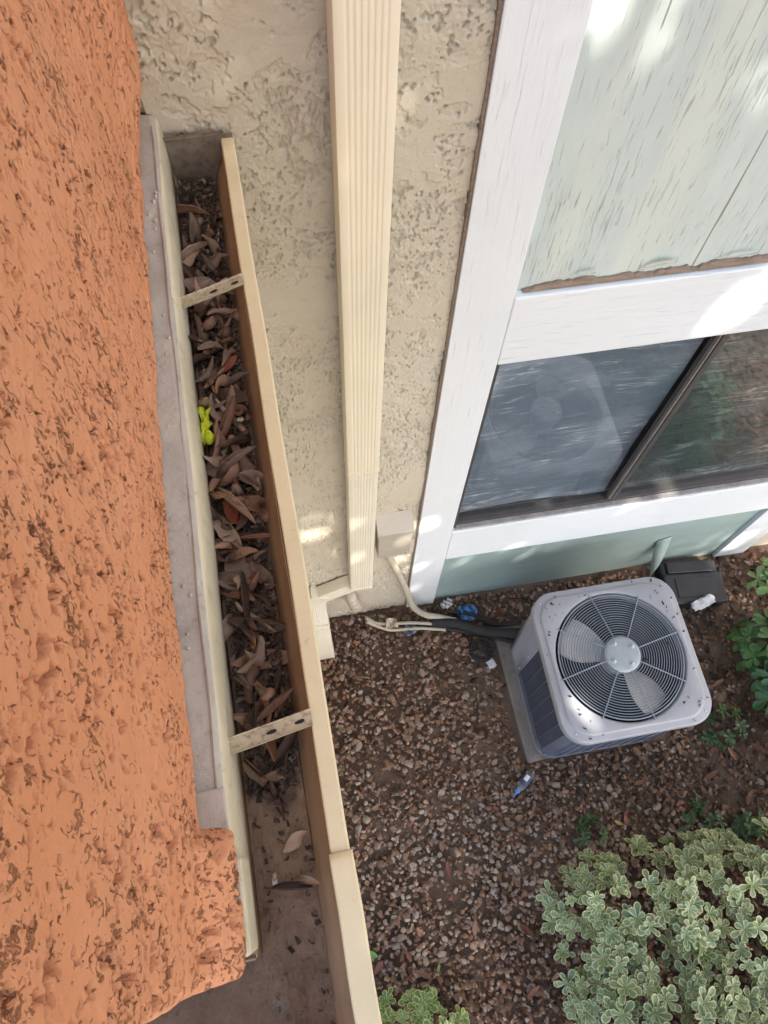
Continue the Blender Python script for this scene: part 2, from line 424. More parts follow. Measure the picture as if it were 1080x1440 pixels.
# ------------------------------------------------------------------ window bay: boards and plywood panels
bay = thing('window_surround', (1.3, YT, 0), 'white painted boards and pale green plywood panels around the window', 'window surround')
b = MB().box((.390, YT, .0), (.532, YT+.04, 3.95)); b.build('corner_board', M_whitez, bay, bevel=.003)
# raw wood edge of the corner board, slightly ragged
v = []; f = []
for i in range(140):
    z = .02+i*3.9/139; r = .0004*math.sin(i*.7)+random.uniform(-.0006, .0006)
    v += [(.3885, YT+.003, z), (.384+r, YT+.006, z), (.384+r, YT+.03, z), (.3885, YT+.03, z)]
for i in range(139):
    for q in range(3): f.append((i*4+q, i*4+q+1, i*4+5+q, i*4+4+q))
MB().add(v, f).build('board_edge', MW, bay)
b = MB().box((.5335, YT+.002, CH-1.612), (2.06, YT+.045, CH-1.352)); b.build('head_board', M_whitex, bay, bevel=.004)
b = MB().box((.5335, YT+.002, CH-3.04), (2.06, YT+.045, CH-2.742)); b.build('sill_board', M_whitex, bay, bevel=.004)
b = MB().box((2.062, YT+.001, 0), (2.235, YT+.045, 3.95)); b.build('corner_board', M_whitez, bay, bevel=.003)
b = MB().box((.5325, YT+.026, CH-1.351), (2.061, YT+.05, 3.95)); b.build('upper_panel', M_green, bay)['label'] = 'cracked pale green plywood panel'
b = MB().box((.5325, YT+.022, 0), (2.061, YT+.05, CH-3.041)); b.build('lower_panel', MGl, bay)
# bare wood strip with peeled ragged edge
rr = random.Random(3)
v = []; f = []; N = 150
for i in range(N):
    x = .555+i*(2.055-.555)/(N-1)
    t0 = .004+.004*math.sin(i*.21)+rr.uniform(-.002, .002)
    hh = .0145+.004*math.sin(i*.13+1)+.002*math.sin(i*.55)+rr.uniform(-.0032, .0032)
    if 40 < i < 44: hh *= .5
    if i < 8: hh *= i/8+.1
    z = CH-1.350
    v += [(x, YT+.0255, z-.0005), (x, YT+.014, z+.001+t0*.1), (x, YT+.0195, z+hh), (x, YT+.0255, z+hh+.001)]
for i in range(N-1):
    for q in range(3): f.append((i*4+q, i*4+q+1, i*4+5+q, i*4+4+q))
MB().add(v, f).build('peeled_wood_strip', MW, bay)
for k, (x0, ln, up) in enumerate([(.83, .09, .012), (.66, .06, .008), (1.02, .1, .007), (1.22, .07, .01)]):   # curled paint flakes
    v = []; f = []
    for i in range(7):
        t = i/6; zz = CH-1.335+.014*math.sin(t*3)+.02*t
        v += [(x0+ln*t, YT+.024-.012*math.sin(t*2.6), zz), (x0+ln*t+.004, YT+.024-.020*math.sin(t*2.6)-.001, zz+up*(.4+math.sin(t*3.1)))]
    for i in range(6): f.append((i*2, i*2+1, i*2+3, i*2+2))
    MB().add(v, f).build('paint_flake', M_green, bay)
# torn flap of the lower panel
v = []; f = []
for i in range(9):
    t = i/8
    v += [(1.62+.02*t, YT+.02-.10*t**1.6, .36-.25*t), (1.68+.03*t-.04*t*t, YT+.02-.07*t**1.5, .40-.20*t)]
for i in range(8): f.append((i*2, i*2+1, i*2+3, i*2+2))
fl = MB().add(v, f).build('torn_flap', MGl, bay, smooth=True)
sm = fl.modifiers.new('thick', 'SOLIDIFY'); sm.thickness = .006

# ------------------------------------------------------------------ sliding window
win = thing('sliding_window', (1.3, YT+.02, CH-2.74), 'two pane sliding window with dark bronze frame and wrinkled plastic film', 'window')
z0, z1, x0, x1 = CH-2.741, CH-1.613, .5335, 2.06
YF = YT+.022
b = MB(); b.box((x0, YF, z0), (x0+.018, YF+.05, z1)); b.build('frame_jamb', M_bronze, win, bevel=.0015)
b = MB(); b.box((x1-.018, YF, z0), (x1, YF+.05, z1)); b.build('frame_jamb', M_bronze, win, bevel=.0015)
b = MB(); b.box((x0+.0185, YF+.003, z1-.02), (x1-.0185, YF+.05, z1)); b.build('frame_head', M_bronze, win, bevel=.0015)
b = MB(); b.box((x0+.0185, YF-.012, z0), (x1-.0185, YF+.008, z0+.012)); b.build('frame_track', M_track, win, bevel=.0015)
b = MB(); b.box((x0+.0185, YF+.0085, z0), (x1-.0185, YF+.05, z0+.028)); b.build('frame_sill', M_bronze, win, bevel=.0015)
b = MB(); b.box((1.185, YF+.012, z0+.0285), (1.200, YF+.03, z1-.021)); b.box((1.2005, YF+.004, z0+.0285), (1.213, YF+.034, z1-.021)); b.box((1.2135, YF+.016, z0+.0285), (1.232, YF+.036, z1-.021))
b.build('meeting_stile', M_bronze, win, bevel=.001)
b = MB(); b.box((1.1945, YF+.0095, z0+.0285), (1.1995, YF+.0118, z1-.021)); b.build('stile_bead', M_track, win)
for xa, xb, mf, sdd in ((x0+.0185, 1.1845, M_film1, 5), (1.2325, x1-.0185, M_film2, 9)):
    b = MB(); b.box((xa, YF+.03, z0+.0285), (xb, YF+.034, z1-.0205)); pane = b.build('pane', Mgl, win)
    ny, nx2 = 200, 150
    q = fnoise(ny, nx2, 3, 22, sdd); q2 = fnoise(ny, nx2, 6, 9, sdd+1); q3 = fnoise(ny, nx2, 25, 30, sdd+2)
    xx, zz = np.meshgrid(np.linspace(xa, xb, nx2), np.linspace(z0+.03, z1-.022, ny))
    sh = (np.linspace(0, 1, nx2)[None]*26).astype(int)
    ridge = np.exp(-np.abs(q)*5)
    ridge = np.stack([np.roll(ridge[:, i], sh[0, i]) for i in range(nx2)], 1)
    yy = YF+.056+.004*q3-.0045*ridge*sstep(q2, -.2, .9)+.0008*q2
    grid_mesh('plastic_film', np.stack([xx, yy, zz], -1), mf, pane)
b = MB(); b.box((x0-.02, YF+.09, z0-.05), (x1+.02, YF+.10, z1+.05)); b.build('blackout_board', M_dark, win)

# ------------------------------------------------------------------ downspout
def ribbed(wd, dp, ribs=7, d=.0010):
    pts = [(-wd/2+.006, -dp/2), (-wd/2, -dp/2+.006), (-wd/2, dp/2-.008), (-wd/2+.002, dp/2-.002), (-wd/2+.008, dp/2)]
    u = (wd-.03)/ribs
    for i in range(ribs):
        a = -wd/2+.015+i*u
        pts += [(a+u*.12, dp/2), (a+u*.30, dp/2-d), (a+u*.62, dp/2-d), (a+u*.80, dp/2)]
    pts += [(wd/2-.008, dp/2), (wd/2-.002, dp/2-.002), (wd/2, dp/2-.008), (wd/2, -dp/2+.006), (wd/2-.006, -dp/2)]
    return pts
ds = thing('downspout', (.165, YS, 0), 'cream ribbed metal downspout running down the beige stucco wall', 'downspout')
YD = YS-.016-.034
xc = .154
zj = CH-1.985
# side axis must be +x and up axis -y when path goes down: t=-z, u=-y -> side = t x u = (-z)x(-y) = z x y = -x ; symmetric profile
b = MB().sweep(ribbed(.098, .066), [(.182, YD, 4.6), (.162, YD, zj+.02), (.162, YD, zj)], up=(0, -1, 0)); b.build('upper_pipe', M_down, ds, smooth=True, angle=28)
b = MB().sweep(ribbed(.0955, .062, 7, .0010), [(.162, YD, zj+.03), (xc-.004, YD, .60)], up=(0, -1, 0)); b.build('lower_pipe', M_down2, ds, smooth=True, angle=28)
# crimped seam where the lower pipe goes into the upper one
b = MB().sweep(ribbed(.1015, .0695), [(.162, YD, zj+.006), (.162, YD, zj-.001)], up=(0, -1, 0)); b.build('joint_band', M_down, ds, smooth=True, angle=28)
# rolled end and elbow
b = MB().sweep(ribbed(.0985, .0655), [(xc-.004, YD, .612), (xc-.004, YD, .596)], up=(0, -1, 0)); b.build('pipe_lip', M_down2, ds, smooth=True, angle=28)
YL = YS-.031
path = [(xc+.01, YL, .585), (xc-.02, YL, .572), (xc-.06, YL, .55), (-.02, YL-.002, .48), (-.05, YL-.004, .455)]
b = MB().sweep(ribbed(.088, .056), path, up=(0, -1, 0)); b.build('offset_elbow', M_down2, ds, smooth=True, angle=28)
path = [(-.03, YL-.002, .51), (-.052, YL-.006, .46), (-.057, YL-.02, .37), (-.057, YL-.06, .28), (-.055, YL-.12, .17), (-.052, YL-.15, .06), (-.052, YL-.152, .01)]
b = MB().sweep(ribbed(.088, .062), path, up=(0, -1, .2)); b.build('outlet_shoe', M_down2, ds, smooth=True, angle=28)
for t_ in range(4):   # crimp folds of the elbow
    z = .285-.028*t_; y = YL-.062-.012*t_
    b = MB().sweep(ribbed(.093, .067), [(-.056, y, z), (-.056, y-.003, z-.010)], up=(0, -1, .3)); b.build('elbow_fold', M_down2, ds, smooth=True, angle=28)

# ------------------------------------------------------------------ utility box, conduits, hoses
bx = thing('utility_box', (.28, YS, .9), 'small beige metal utility box with sloped hood beside the downspout', 'utility box')
D = .058
v = [(.222, YS, .876), (.352, YS, .876), (.352, YS, 1.175), (.222, YS, 1.175), (.222, YS-D, .876), (.352, YS-D, .876), (.352, YS-D, 1.115), (.222, YS-D, 1.115)]
MB().add(v, [(0,1,5,4),(4,5,6,7),(0,4,7,3),(1,2,6,5),(2,3,7,6),(0,3,2,1)]).build('body', M_box, bx, bevel=.004)
v = [(.217, YS-.001, 1.183), (.357, YS-.001, 1.183), (.357, YS-D-.006, 1.120), (.217, YS-D-.006, 1.120), (.217, YS-D-.006, 1.098), (.357, YS-D-.006, 1.098), (.217, YS-D-.0012, 1.098), (.357, YS-D-.0012, 1.098), (.217,YS-.001,1.176),(.357,YS-.001,1.176),(.217,YS-D-.0012,1.1165),(.357,YS-D-.0012,1.1165)]
MB().add(v, [(0,3,2,1),(3,4,5,2),(4,6,7,5),(6,10,11,7),(10,8,9,11),(0,1,9,8),(0,8,10,3),(3,10,6,4),(1,2,11,9),(2,5,7,11)]).build('hood', M_box, bx, bevel=.002)
b = MB(); b.lathe([(0,.006),(.005,.005),(.006,0)], (0,0,0), 8); 
b.v = [(.34+q[0], YS-D-q[2], .90+q[1]) for q in b.v]; b.build('screw', M_bolt, bx)

def smooth_path(pts, n=8):
    P = [Vector(p) for p in pts]; out = []
    P = [P[0]*2-P[1]]+P+[P[-1]*2-P[-2]]
    for i in range(1, len(P)-2):
        for k in range(n):
            t = k/n; a, b_, c, d = P[i-1], P[i], P[i+1], P[i+2]
            out.append(.5*((2*b_)+(-a+c)*t+(2*a-5*b_+4*c-d)*t*t+(-a+3*b_-3*c+d)*t**3))
    out.append(P[-2]); return out
cpx = [(537, 800, 1.09), (556, 832, 1.075), (575, 856, 1.03)]
pts = [(.262, YS-.022, .875), (.268, YS-.024, .82), (.315, YS-.03, .62), (.365, YS-.045, .38), (.40, YS-.07, .20), (.46, YS-.09, .09), (.54, YS-.11, .055), (.62, YS-.14, .05)]
cd = thing('electrical_conduit', (.35, YS-.06, 0), 'beige conduit curving from the small utility box to the ground', 'conduit')
MB().tube(smooth_path(pts), .0155, 12).build('pipe', M_cond, cd, smooth=True)
MB().lathe([(.0,.0),(.022,0),(.022,.03),(.016,.034)], (.262, YS-.022, .838), 12).build('coupling', M_cond, cd, smooth=True)
# line-set coming out of the wall
ls = thing('refrigerant_line', (.3, YS-.1, 0), 'two thin beige taped tubes leaving the stucco wall below the downspout', 'pipe')
pts = [(.105, YS+.02, .335), (.112, YS-.03, .325), (.14, YS-.065, .24), (.185, YS-.085, .13), (.235, YS-.095, .085), (.29, YS-.10, .07)]
MB().tube(smooth_path(pts)[:14], .028, 12).build('sleeve', M_cond, ls, smooth=True)
for k in range(3):
    p = smooth_path(pts)[8+2*k]; q = smooth_path(pts)[9+2*k]
    MB().tube([p, q], .0305, 12).build('sleeve_ring', M_cond, ls, smooth=True)
for k, dz in enumerate((0, .022)):
    pp = smooth_path([(.17, YS-.082-dz*.6, .16-dz), (.215, YS-.095-dz*.6, .09), (.29, YS-.105-dz*1.2, .07-dz), (.42, YS-.12-dz, .06-dz), (.56, YS-.15-dz, .045-dz*.4)])
    MB().tube(pp, .0085, 10).build('tube', M_box if k == 0 else M_cond, ls, smooth=True)
# tape tag on the tubes
b = MB(); rr = random.Random(5)
V = []
for i in range(6):
    for j in range(5):
        V.append((.265+.011*i+rr.uniform(-.003,.003), YS-.085-.013*j, .095+.012*math.sin(i*1.1+j)+rr.uniform(-.004,.004)))
b.add(V, [(i*5+j, i*5+j+1, i*5+j+6, i*5+j+5) for i in range(5) for j in range(4)]); b.build('tape_tag', M_cond, ls)
def hose(pts, r, label, mat=M_hose):
    o = MB().tube(smooth_path(pts), r, 12).build('hose', mat, None, smooth=True); return tag(o, label, 'hose', None)
hose([(.50, .985, .045), (.62, .955, .06), (.72, .90, .075), (.82, .86, .11), (.90, .83, .16)], .024, 'thick black foam covered hose running into the grey air conditioner')
hose([(.40, 1.01, .03), (.55, .955, .028), (.68, .91, .03), (.80, .855, .05), (.89, .80, .10)], .013, 'thin black hose lying under the thick foam covered one')
hose([(.60, 1.03, .03), (.70, 1.0, .04), (.78, .93, .06), (.84, .90, .10), (.90, .87, .2)], .011, 'short black cable looping up behind the air conditioner corner')

# ------------------------------------------------------------------ parapet: terracotta stucco
pw = thing('stucco_parapet', G((-.25, .5, -.82)), 'terracotta orange pitted stucco parapet wall above the grey flashing', 'wall')
st = .00125
path = []
y = 1.122
while y > -.066: path.append((-.16, y, 1, 0)); y -= st
for k in range(1, 10):
    a = k/9*math.pi/2
    path.append((-.169+.009*math.cos(a), -.066-.009*math.sin(a), math.cos(a), -math.sin(a)))
x = -.169
while x > -.46: x -= .006; path.append((x, -.075, 0, -1))
path = np.array(path); npth = len(path)
zz = np.arange(-.80, -.28, .0015); nz = len(zz)
n1 = .95*fnoise(nz, npth, 1.9, 1.9, 22)+.45*fnoise(nz, npth, 4, 5, 21)+.25*fnoise(nz, npth, 20, 44, 24)+.30*fnoise(nz, npth, .9, .9, 23)
n1 /= n1.std()
n2 = fnoise(nz, npth, 6, 20, 29)+.5*fnoise(nz, npth, 2, 4, 33)
ht = -.0095*sstep(-n1, 1.25, 1.45)-.003*sstep(-n1, .75, 1.0)-.004*sstep(-n2, 2.5, 2.7)
ht += .0007*fnoise(nz, npth, 10, 16, 25)+.00022*fnoise(nz, npth, 1.2, 1.6, 26)+.0018*fnoise(nz, npth, 60, 100, 28)
trowel = sstep(fnoise(nz, npth, 26, 90, 27), .45, .52); ht += .0016*trowel
# bulge to the far end, flared foot at the near end
Yp = path[:, 1][None]; Zp = zz[:, None]
out = .030*sstep(Yp, .86, 1.07)*sstep(Zp, -.81, -.70)
near = sstep(-Yp+.010*fnoise(nz, npth, 8, 8, 30), -.042, -.026)
out = out+near*.030*(1-sstep(Zp, -.79, -.735))
out = out-.006*(1-sstep(Zp, -.80, -.788))*(1-near)
lift = (.0022*fnoise(1, npth, 1, 10, 31)+.0022*fnoise(1, npth, 1, 3, 32))*np.exp(-(Zp+.80)/.012)
d = ht+.0*out
wx = np.clip(1-(-.169-path[:, 0])/.05, 0, 1)[None]
PX = path[:, 0][None]+d*path[:, 2][None]+out*wx; PY = path[:, 1][None]+d*path[:, 3][None]
PZ = np.broadcast_to(Zp, PX.shape)+lift*1.0-.0
# round over at the top and run back
V = np.stack([PX, PY, PZ], -1)
extra = []
for k in range(1, 9):
    a = k/8*math.pi/2
    q = V[-1].copy(); ins = .02*(1-math.cos(a))
    q[:, 0] -= path[:, 2]*ins; q[:, 1] -= path[:, 3]*ins; q[:, 2] += .02*math.sin(a); extra.append(q)
q = extra[-1].copy(); q[:, 0] = -.45; extra.append(q)
# returned bottom edge
base = []
for ins in (.03,):
    q = V[0].copy(); q[:, 0] -= path[:, 2]*ins; q[:, 1] -= path[:, 3]*ins; base.append(q)
V = np.concatenate([np.stack(base), V, np.stack(extra)], 0)
c, s_ = math.cos(GA), math.sin(GA)
VW = np.stack([V[..., 0]*c-V[..., 1]*s_, V[..., 0]*s_+V[..., 1]*c, V[..., 2]+CH], -1)
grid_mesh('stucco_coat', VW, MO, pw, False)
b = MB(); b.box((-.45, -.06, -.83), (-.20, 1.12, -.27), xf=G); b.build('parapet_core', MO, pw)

# crumbled stucco lumps where the coat breaks over the flashing
rr = random.Random(12)
def lump(c, r, seed, sq=(1, 1, 1)):
    bm = bmesh.new(); bmesh.ops.create_icosphere(bm, subdivisions=2, radius=1)
    q = random.Random(seed)
    dirs = [(Vector((q.gauss(0,1), q.gauss(0,1), q.gauss(0,1))).normalized(), q.uniform(.15, .45)) for _ in range(7)]
    for v in bm.verts:
        n_ = v.co.normalized(); k = 1
        for dd, a in dirs: k -= a*max(0, n_.dot(dd)-.35)
        v.co = Vector((n_.x*k*r*sq[0], n_.y*k*r*sq[1], n_.z*k*r*sq[2]))
    vs = [v.co+Vector(c) for v in bm.verts]; fs = [tuple(v.index for v in f.verts) for f in bm.faces]; bm.free()
    return vs, fs
for k in range(14):
    yy_ = rr.uniform(.022, .050); c = G((-.156+rr.uniform(0, .026), yy_, -.799+rr.uniform(-.001, .002)))
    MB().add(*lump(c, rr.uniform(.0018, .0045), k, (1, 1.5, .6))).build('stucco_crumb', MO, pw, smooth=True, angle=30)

# ------------------------------------------------------------------ lower house wall under the gutter
lw = thing('house_wall', G((-.3, .5, -3.66)), 'beige stucco wall of the house below the rain gutter', 'wall')
b = MB(); b.box((-.8, -.07, -3.70), (-.165, 1.10, -.835), xf=G); b.build('wall_body', MS, lw)
b = MB(); b.box((-.8, -.0715, -.8345), (-.2005, 1.10, -.8305), xf=G); b.build('wall_cap', MS, lw)

# ------------------------------------------------------------------ grey flashing and fascia
fs_ = thing('metal_flashing', G((-.15, .5, -.80)), 'grey painted metal flashing strip at the foot of the orange parapet', 'flashing')
ny, nxx = 420, 16
yy = np.linspace(-.066, 1.108, ny); tt = np.linspace(0, 1, nxx)
Yg, Tg = np.meshgrid(yy, tt, indexing='ij')
wob = .0012*fnoise(ny, nxx, 30, 8, 41)+.0004*fnoise(ny, nxx, 4, 3, 42)
Xg = -.185+(.053+.0006*fnoise(ny, nxx, 14, 60, 43))*Tg; Zg = -.799-.008*Tg+wob-.004*np.clip(Tg-.9, 0, 1)*10
def gw(Xa, Ya, Za): return np.stack([Xa*c-0*Xa-Ya*s_, Xa*s_+Ya*math.cos(GA), Za+CH], -1)
c = math.cos(GA)
o = grid_mesh('flashing_sheet', gw(Xg, Yg, Zg), M_flash, fs_)
# ridge bead along the fold
b = MB(); b.tube([G((-.1365+.0008*math.sin(i*.9), -.066+i*.0294, -.8065+.0006*math.sin(i*1.3))) for i in range(40)], .0028, 8); b.build('folded_edge', M_flash, fs_, smooth=True)
# lapped patch sheet near the corner
b = MB(); b.box((-.164, .040, -.8000), (-.1295, .088, -.7965), xf=G); b.build('lap_patch', M_flash, fs_, bevel=.0015)
rr = random.Random(4)
for k in range(16):   # sealant blobs and nail heads
    y = rr.uniform(.10, 1.0); x = rr.uniform(-.155, -.138)
    b = MB(); r = rr.uniform(.0018, .0034)
    b.lathe([(0, r*.9), (r*.6, r*.75), (r, .0), (r*1.1, -.004)], G((x, y, -.8035)), 10); b.build('sealant_dab', M_flash, fs_, smooth=True)
fa = thing('fascia_board', G((-.13, .5, -.87)), 'pale yellow painted fascia edge between the grey flashing and the gutter', 'fascia')
prof = [(-.160, -.812), (-.134, -.8105), (-.1305, -.8135), (-.1285, -.821), (-.1268, -.835), (-.1262, -.850), (-.1256, -.872), (-.1256, -.889), (-.1275, -.892), (-.160, -.892)]
ys = np.linspace(-.062, 1.108, 90); W1 = .0008*fnoise(1, 90, 1, 6, 44)[0]
vs = []; 
for i, y in enumerate(ys):
    for (x, z) in prof: vs.append(G((x+W1[i]*(1 if x > -.14 else 0), y, z+.5*W1[i])))
k = len(prof)
f = [(i*k+q, i*k+(q+1) % k, (i+1)*k+(q+1) % k, (i+1)*k+q) for i in range(len(ys)-1) for q in range(k)]
f += [tuple(range(k)), tuple((len(ys)-1)*k+q for q in range(k))]
MB().add(vs, f).build('board', M_cream2, fa, smooth=True, angle=60)
b = MB(); b.box((-.1325, -.0655, -.868), (-.1225, .022, -.812), xf=G); b.build('lapped_cover', M_cream2, fa, bevel=.004)

# ------------------------------------------------------------------ rain gutter
gt = thing('rain_gutter', G((-.08, .5, -.94)), 'cream metal rain gutter filled with dry leaves', 'gutter')
def sheet(prof, y0, y1, n, name, mat, thick=.0012, wob=.0006, seed=1, bev=0):
    w1 = fnoise(1, n, 1, 5, seed)[0]*wob
    vs = []; k = len(prof)
    for i in range(n):
        y = y0+(y1-y0)*i/(n-1)
        for (x, z) in prof: vs.append(G((x+w1[i], y, z+w1[i]*.4)))
    f = [(i*k+q, i*k+q+1, (i+1)*k+q+1, (i+1)*k+q) for i in range(n-1) for q in range(k-1)]
    o = MB().add(vs, f).build(name, mat, gt, smooth=True, angle=35)
    m_ = o.modifiers.new('thick', 'SOLIDIFY'); m_.thickness = thick; m_.offset = 0
    return o
FRONT_IN = [(-.0625, -.9385), (-.058, -.932), (-.054, -.915), (-.047, -.897), (-.0385, -.880), (-.0365, -.862), (-.0365, -.8535)]
LIP = [(-.0352, -.858), (-.0352, -.8505), (-.034, -.8495), (-.0175, -.8495), (-.0160, -.851), (-.0160, -.866), (-.018, -.8675), (-.0335, -.8675)]
OUT = [(-.0175, -.8685), (-.0185, -.879), (-.028, -.893), (-.037, -.904), (-.044, -.922), (-.0485, -.943)]
BACK = [(-.129, -.886), (-.129, -.937)]
FLOOR = [(-.129, -.9385), (-.0625, -.9385)]
Y0, Y1 = -.0, 1.092
sheet(BACK, -.074, Y1, 60, 'back_wall', M_inner, seed=1)
sheet(FLOOR, -.235, Y1, 60, 'floor', M_inner, seed=2, wob=.0)
sheet(FRONT_IN, -.225, Y1, 80, 'front_inner_face', M_inner, seed=3, wob=.0005)
sheet(OUT, -.22, Y1, 80, 'front_outer_face', M_cream, seed=3, wob=.0005)
sheet(LIP, .000, Y1+.012, 80, 'front_lip', M_cream, seed=3, wob=.0006)
sheet([(x-.0022 if x < -.03 else x+.0025, z+.0022) for x, z in LIP]+[(-.0155, -.885)], -.232, .0065, 24, 'lapped_front_lip', M_cream, seed=6, wob=.0003)
sheet([(-.060, -.933), (-.0555, -.930), (-.0515, -.914), (-.0445, -.896), (-.0375, -.882)], -.22, -.062, 10, 'lapped_inner_face', M_inner, seed=6, wob=.0003)
b = MB(); b.box((-.124, Y1-.001, -.9385), (-.0165, Y1+.001, -.842), xf=G); b.build('end_cap', M_endc, gt)
b = MB(); b.box((-.128, Y1-.004, -.8415), (-.030, Y1+.003, -.8375), xf=G); b.build('end_cap_rim', M_endc, gt, bevel=.001)
# leg of the gutter round the house corner
b = MB(); b.box((-.80, -.235, -.9395), (-.1245, -.0765, -.9375), xf=G); b.build('corner_floor', M_inner, gt)
b = MB(); b.box((-.80, -.0765, -.9375), (-.131, -.0745, -.895), xf=G); b.build('corner_back_wall', M_inner, gt)
b = MB(); b.box((-.80, -.237, -.9395), (-.050, -.235, -.852), xf=G); b.build('corner_front_wall', M_cream, gt)
b = MB(); b.box((-.80, -.243, -.8515), (-.017, -.228, -.8465), xf=G); b.build('corner_lip', M_cream, gt, bevel=.001)
# straps with slots and screws
for k, (ya, yb) in enumerate(((.752, .785), (.131, .147))):
    xa, xb = -.137, -.034
    def sx(x, dy, dz):
        t = (x-xa)/(xb-xa); return G((x, ya+(yb-ya)*t+dy, -.8445+dz))
    pr = [(-.0085, .004), (-.0075, .0), (.0075, .0), (.0085, .004), (.0095, .004), (.0083, -.0013), (-.0083, -.0013), (-.0095, .004)]
    vs = []; nn = 12
    for i in range(nn):
        x = xa+(xb-xa)*i/(nn-1); sag = -.001*math.sin(math.pi*i/(nn-1))
        for a, b_ in pr: vs.append(sx(x, a, b_+sag))
    kk = len(pr)
    f = [(i*kk+q, i*kk+(q+1) % kk, (i+1)*kk+(q+1) % kk, (i+1)*kk+q) for i in range(nn-1) for q in range(kk)]+[tuple(range(kk)), tuple((nn-1)*kk+q for q in range(kk))]
    strap = MB().add(vs, f).build('strap', M_metal, gt, smooth=True, angle=30)
    for x in (-.078, -.046):
        v = [sx(x+.004*math.cos(a)*(1 if math.cos(a) > 0 else 2), .0022*math.sin(a), .0002) for a in [i*math.pi/5 for i in range(10)]]
        v += [p for p in [sx(x+.004*math.cos(a)*(1 if math.cos(a) > 0 else 2), .0022*math.sin(a), -.0006) for a in [i*math.pi/5 for i in range(10)]]]
        MB().add(v, [tuple(range(10))]+[(i, (i+1) % 10, 10+(i+1) % 10, 10+i) for i in range(10)]).build('slot', M_dark, strap)
    b = MB(); b.lathe([(0, .003), (.003, .0026), (.0042, 0)], sx(-.131, 0, .0005), 10); b.build('screw', M_metal, strap, smooth=True)

# mud bed
ny, nxx = 520, 60
yy = np.linspace(-.233, 1.09, ny); tx = np.linspace(0, 1, nxx)
Yg, Tg = np.meshgrid(yy, tx, indexing='ij')
hb = .004+.0045*sstep(Yg, .05, .2)+.0022*fnoise(ny, nxx, 10, 10, 51)+.0010*fnoise(ny, nxx, 3, 3, 52)+.0005*fnoise(ny, nxx, 1, 1, 53)
Xg = -.1285+.069*Tg; Zg = -.938+np.maximum(hb, .0004)
mud = grid_mesh('gutter_mud', gw(Xg, Yg, Zg), MD); tag(mud, 'brown caked mud on the gutter floor', 'mud', kind='stuff')
ny, nxx = 70, 130
yy = np.linspace(-.234, -.077, ny); tx = np.linspace(-.45, -.1236, nxx)
Yg, Xg = np.meshgrid(yy, tx, indexing='ij')
mud2 = grid_mesh('corner_mud', gw(Xg, Yg, -.938+np.maximum(.006+.003*fnoise(ny, nxx, 10, 10, 54)+.001*fnoise(ny, nxx, 2, 2, 55), .0006)), MD)
tag(mud2, 'grey brown mud in the gutter leg round the corner', 'mud', kind='stuff')

# ------------------------------------------------------------------ leaves
def leaf_mesh(name, L, Wd, bend, cup, twist, wave, seed, nl=12, nw=5, point=.8):
    rr = random.Random(seed)
    V = np.zeros((nl, nw, 3))
    a = 0; px = 0; pz = 0; ds_ = L/(nl-1)
    for i in range(nl):
        t = i/(nl-1)
        wd = Wd*(math.sin(math.pi*min(1, t*.94+.035))**point)*(1+.06*rr.uniform(-1, 1))
        ca, sa = math.cos(a), math.sin(a)
        tw = twist*(t-.5)
        for j in range(nw):
            u = j/(nw-1)*2-1
            yl = u*wd/2*math.cos(cup*abs(u)); zl = abs(u)*wd/2*math.sin(cup*abs(u))*1.0+wave*math.sin(9*t+3*u+seed)*abs(u)
            y2 = yl*math.cos(tw)-zl*math.sin(tw); z2 = yl*math.sin(tw)+zl*math.cos(tw)
            V[i, j] = (px-sa*z2, y2, pz+ca*z2)
        a += bend/(nl-1)*(1+.5*math.sin(seed+t*5)); px += math.cos(a)*ds_; pz += math.sin(a)*ds_
    V -= V.mean((0, 1))
    idx = np.arange(nl*nw).reshape(nl, nw)
    F = np.stack([idx[:-1,:-1], idx[:-1,1:], idx[1:,1:], idx[1:,:-1]], -1).reshape(-1, 4)
    me = bpy.data.meshes.new(name); me.from_pydata(V.reshape(-1, 3).tolist(), [], F.tolist()); me.shade_smooth()
    return me
rr = random.Random(21)
LM = []
for k in range(16):
    big_ = k % 3 == 0
    LM.append(leaf_mesh('dry_leaf', rr.uniform(.050, .085), rr.uniform(.020, .036), rr.choice([1, -1])*rr.uniform(.4, 1.6 if not big_ else 4.6), rr.choice([.35, .8, 1.2, 1.7, -.8, -1.2]), rr.uniform(-1.6, 1.6), rr.uniform(0, .002), k))
LMC = {}
for cn, cm in M_DRY.items():
    for k, me in enumerate(LM):
        m2 = me.copy(); m2.materials.append(cm); LMC[cn, k] = m2
RM = [leaf_mesh('rust_leaf', .066, .026, .9, .5, .5, .001, 31), leaf_mesh('rust_leaf', .055, .020, .7, .6, -.4, .001, 32), leaf_mesh('rust_leaf', .06, .022, .5, .3, .2, .001, 33)]
for q in RM: q.materials.append(M_rust)
def gput(me, name, x, y, z, rot, sc=1, label=None, cat='leaf', group=None):
    o = link(name, me); o.location = G((x, y, z)); o.rotation_euler = rot; o.scale = (sc,)*3
    if label: tag(o, label, cat, group)
    return o
NLEAF = 175
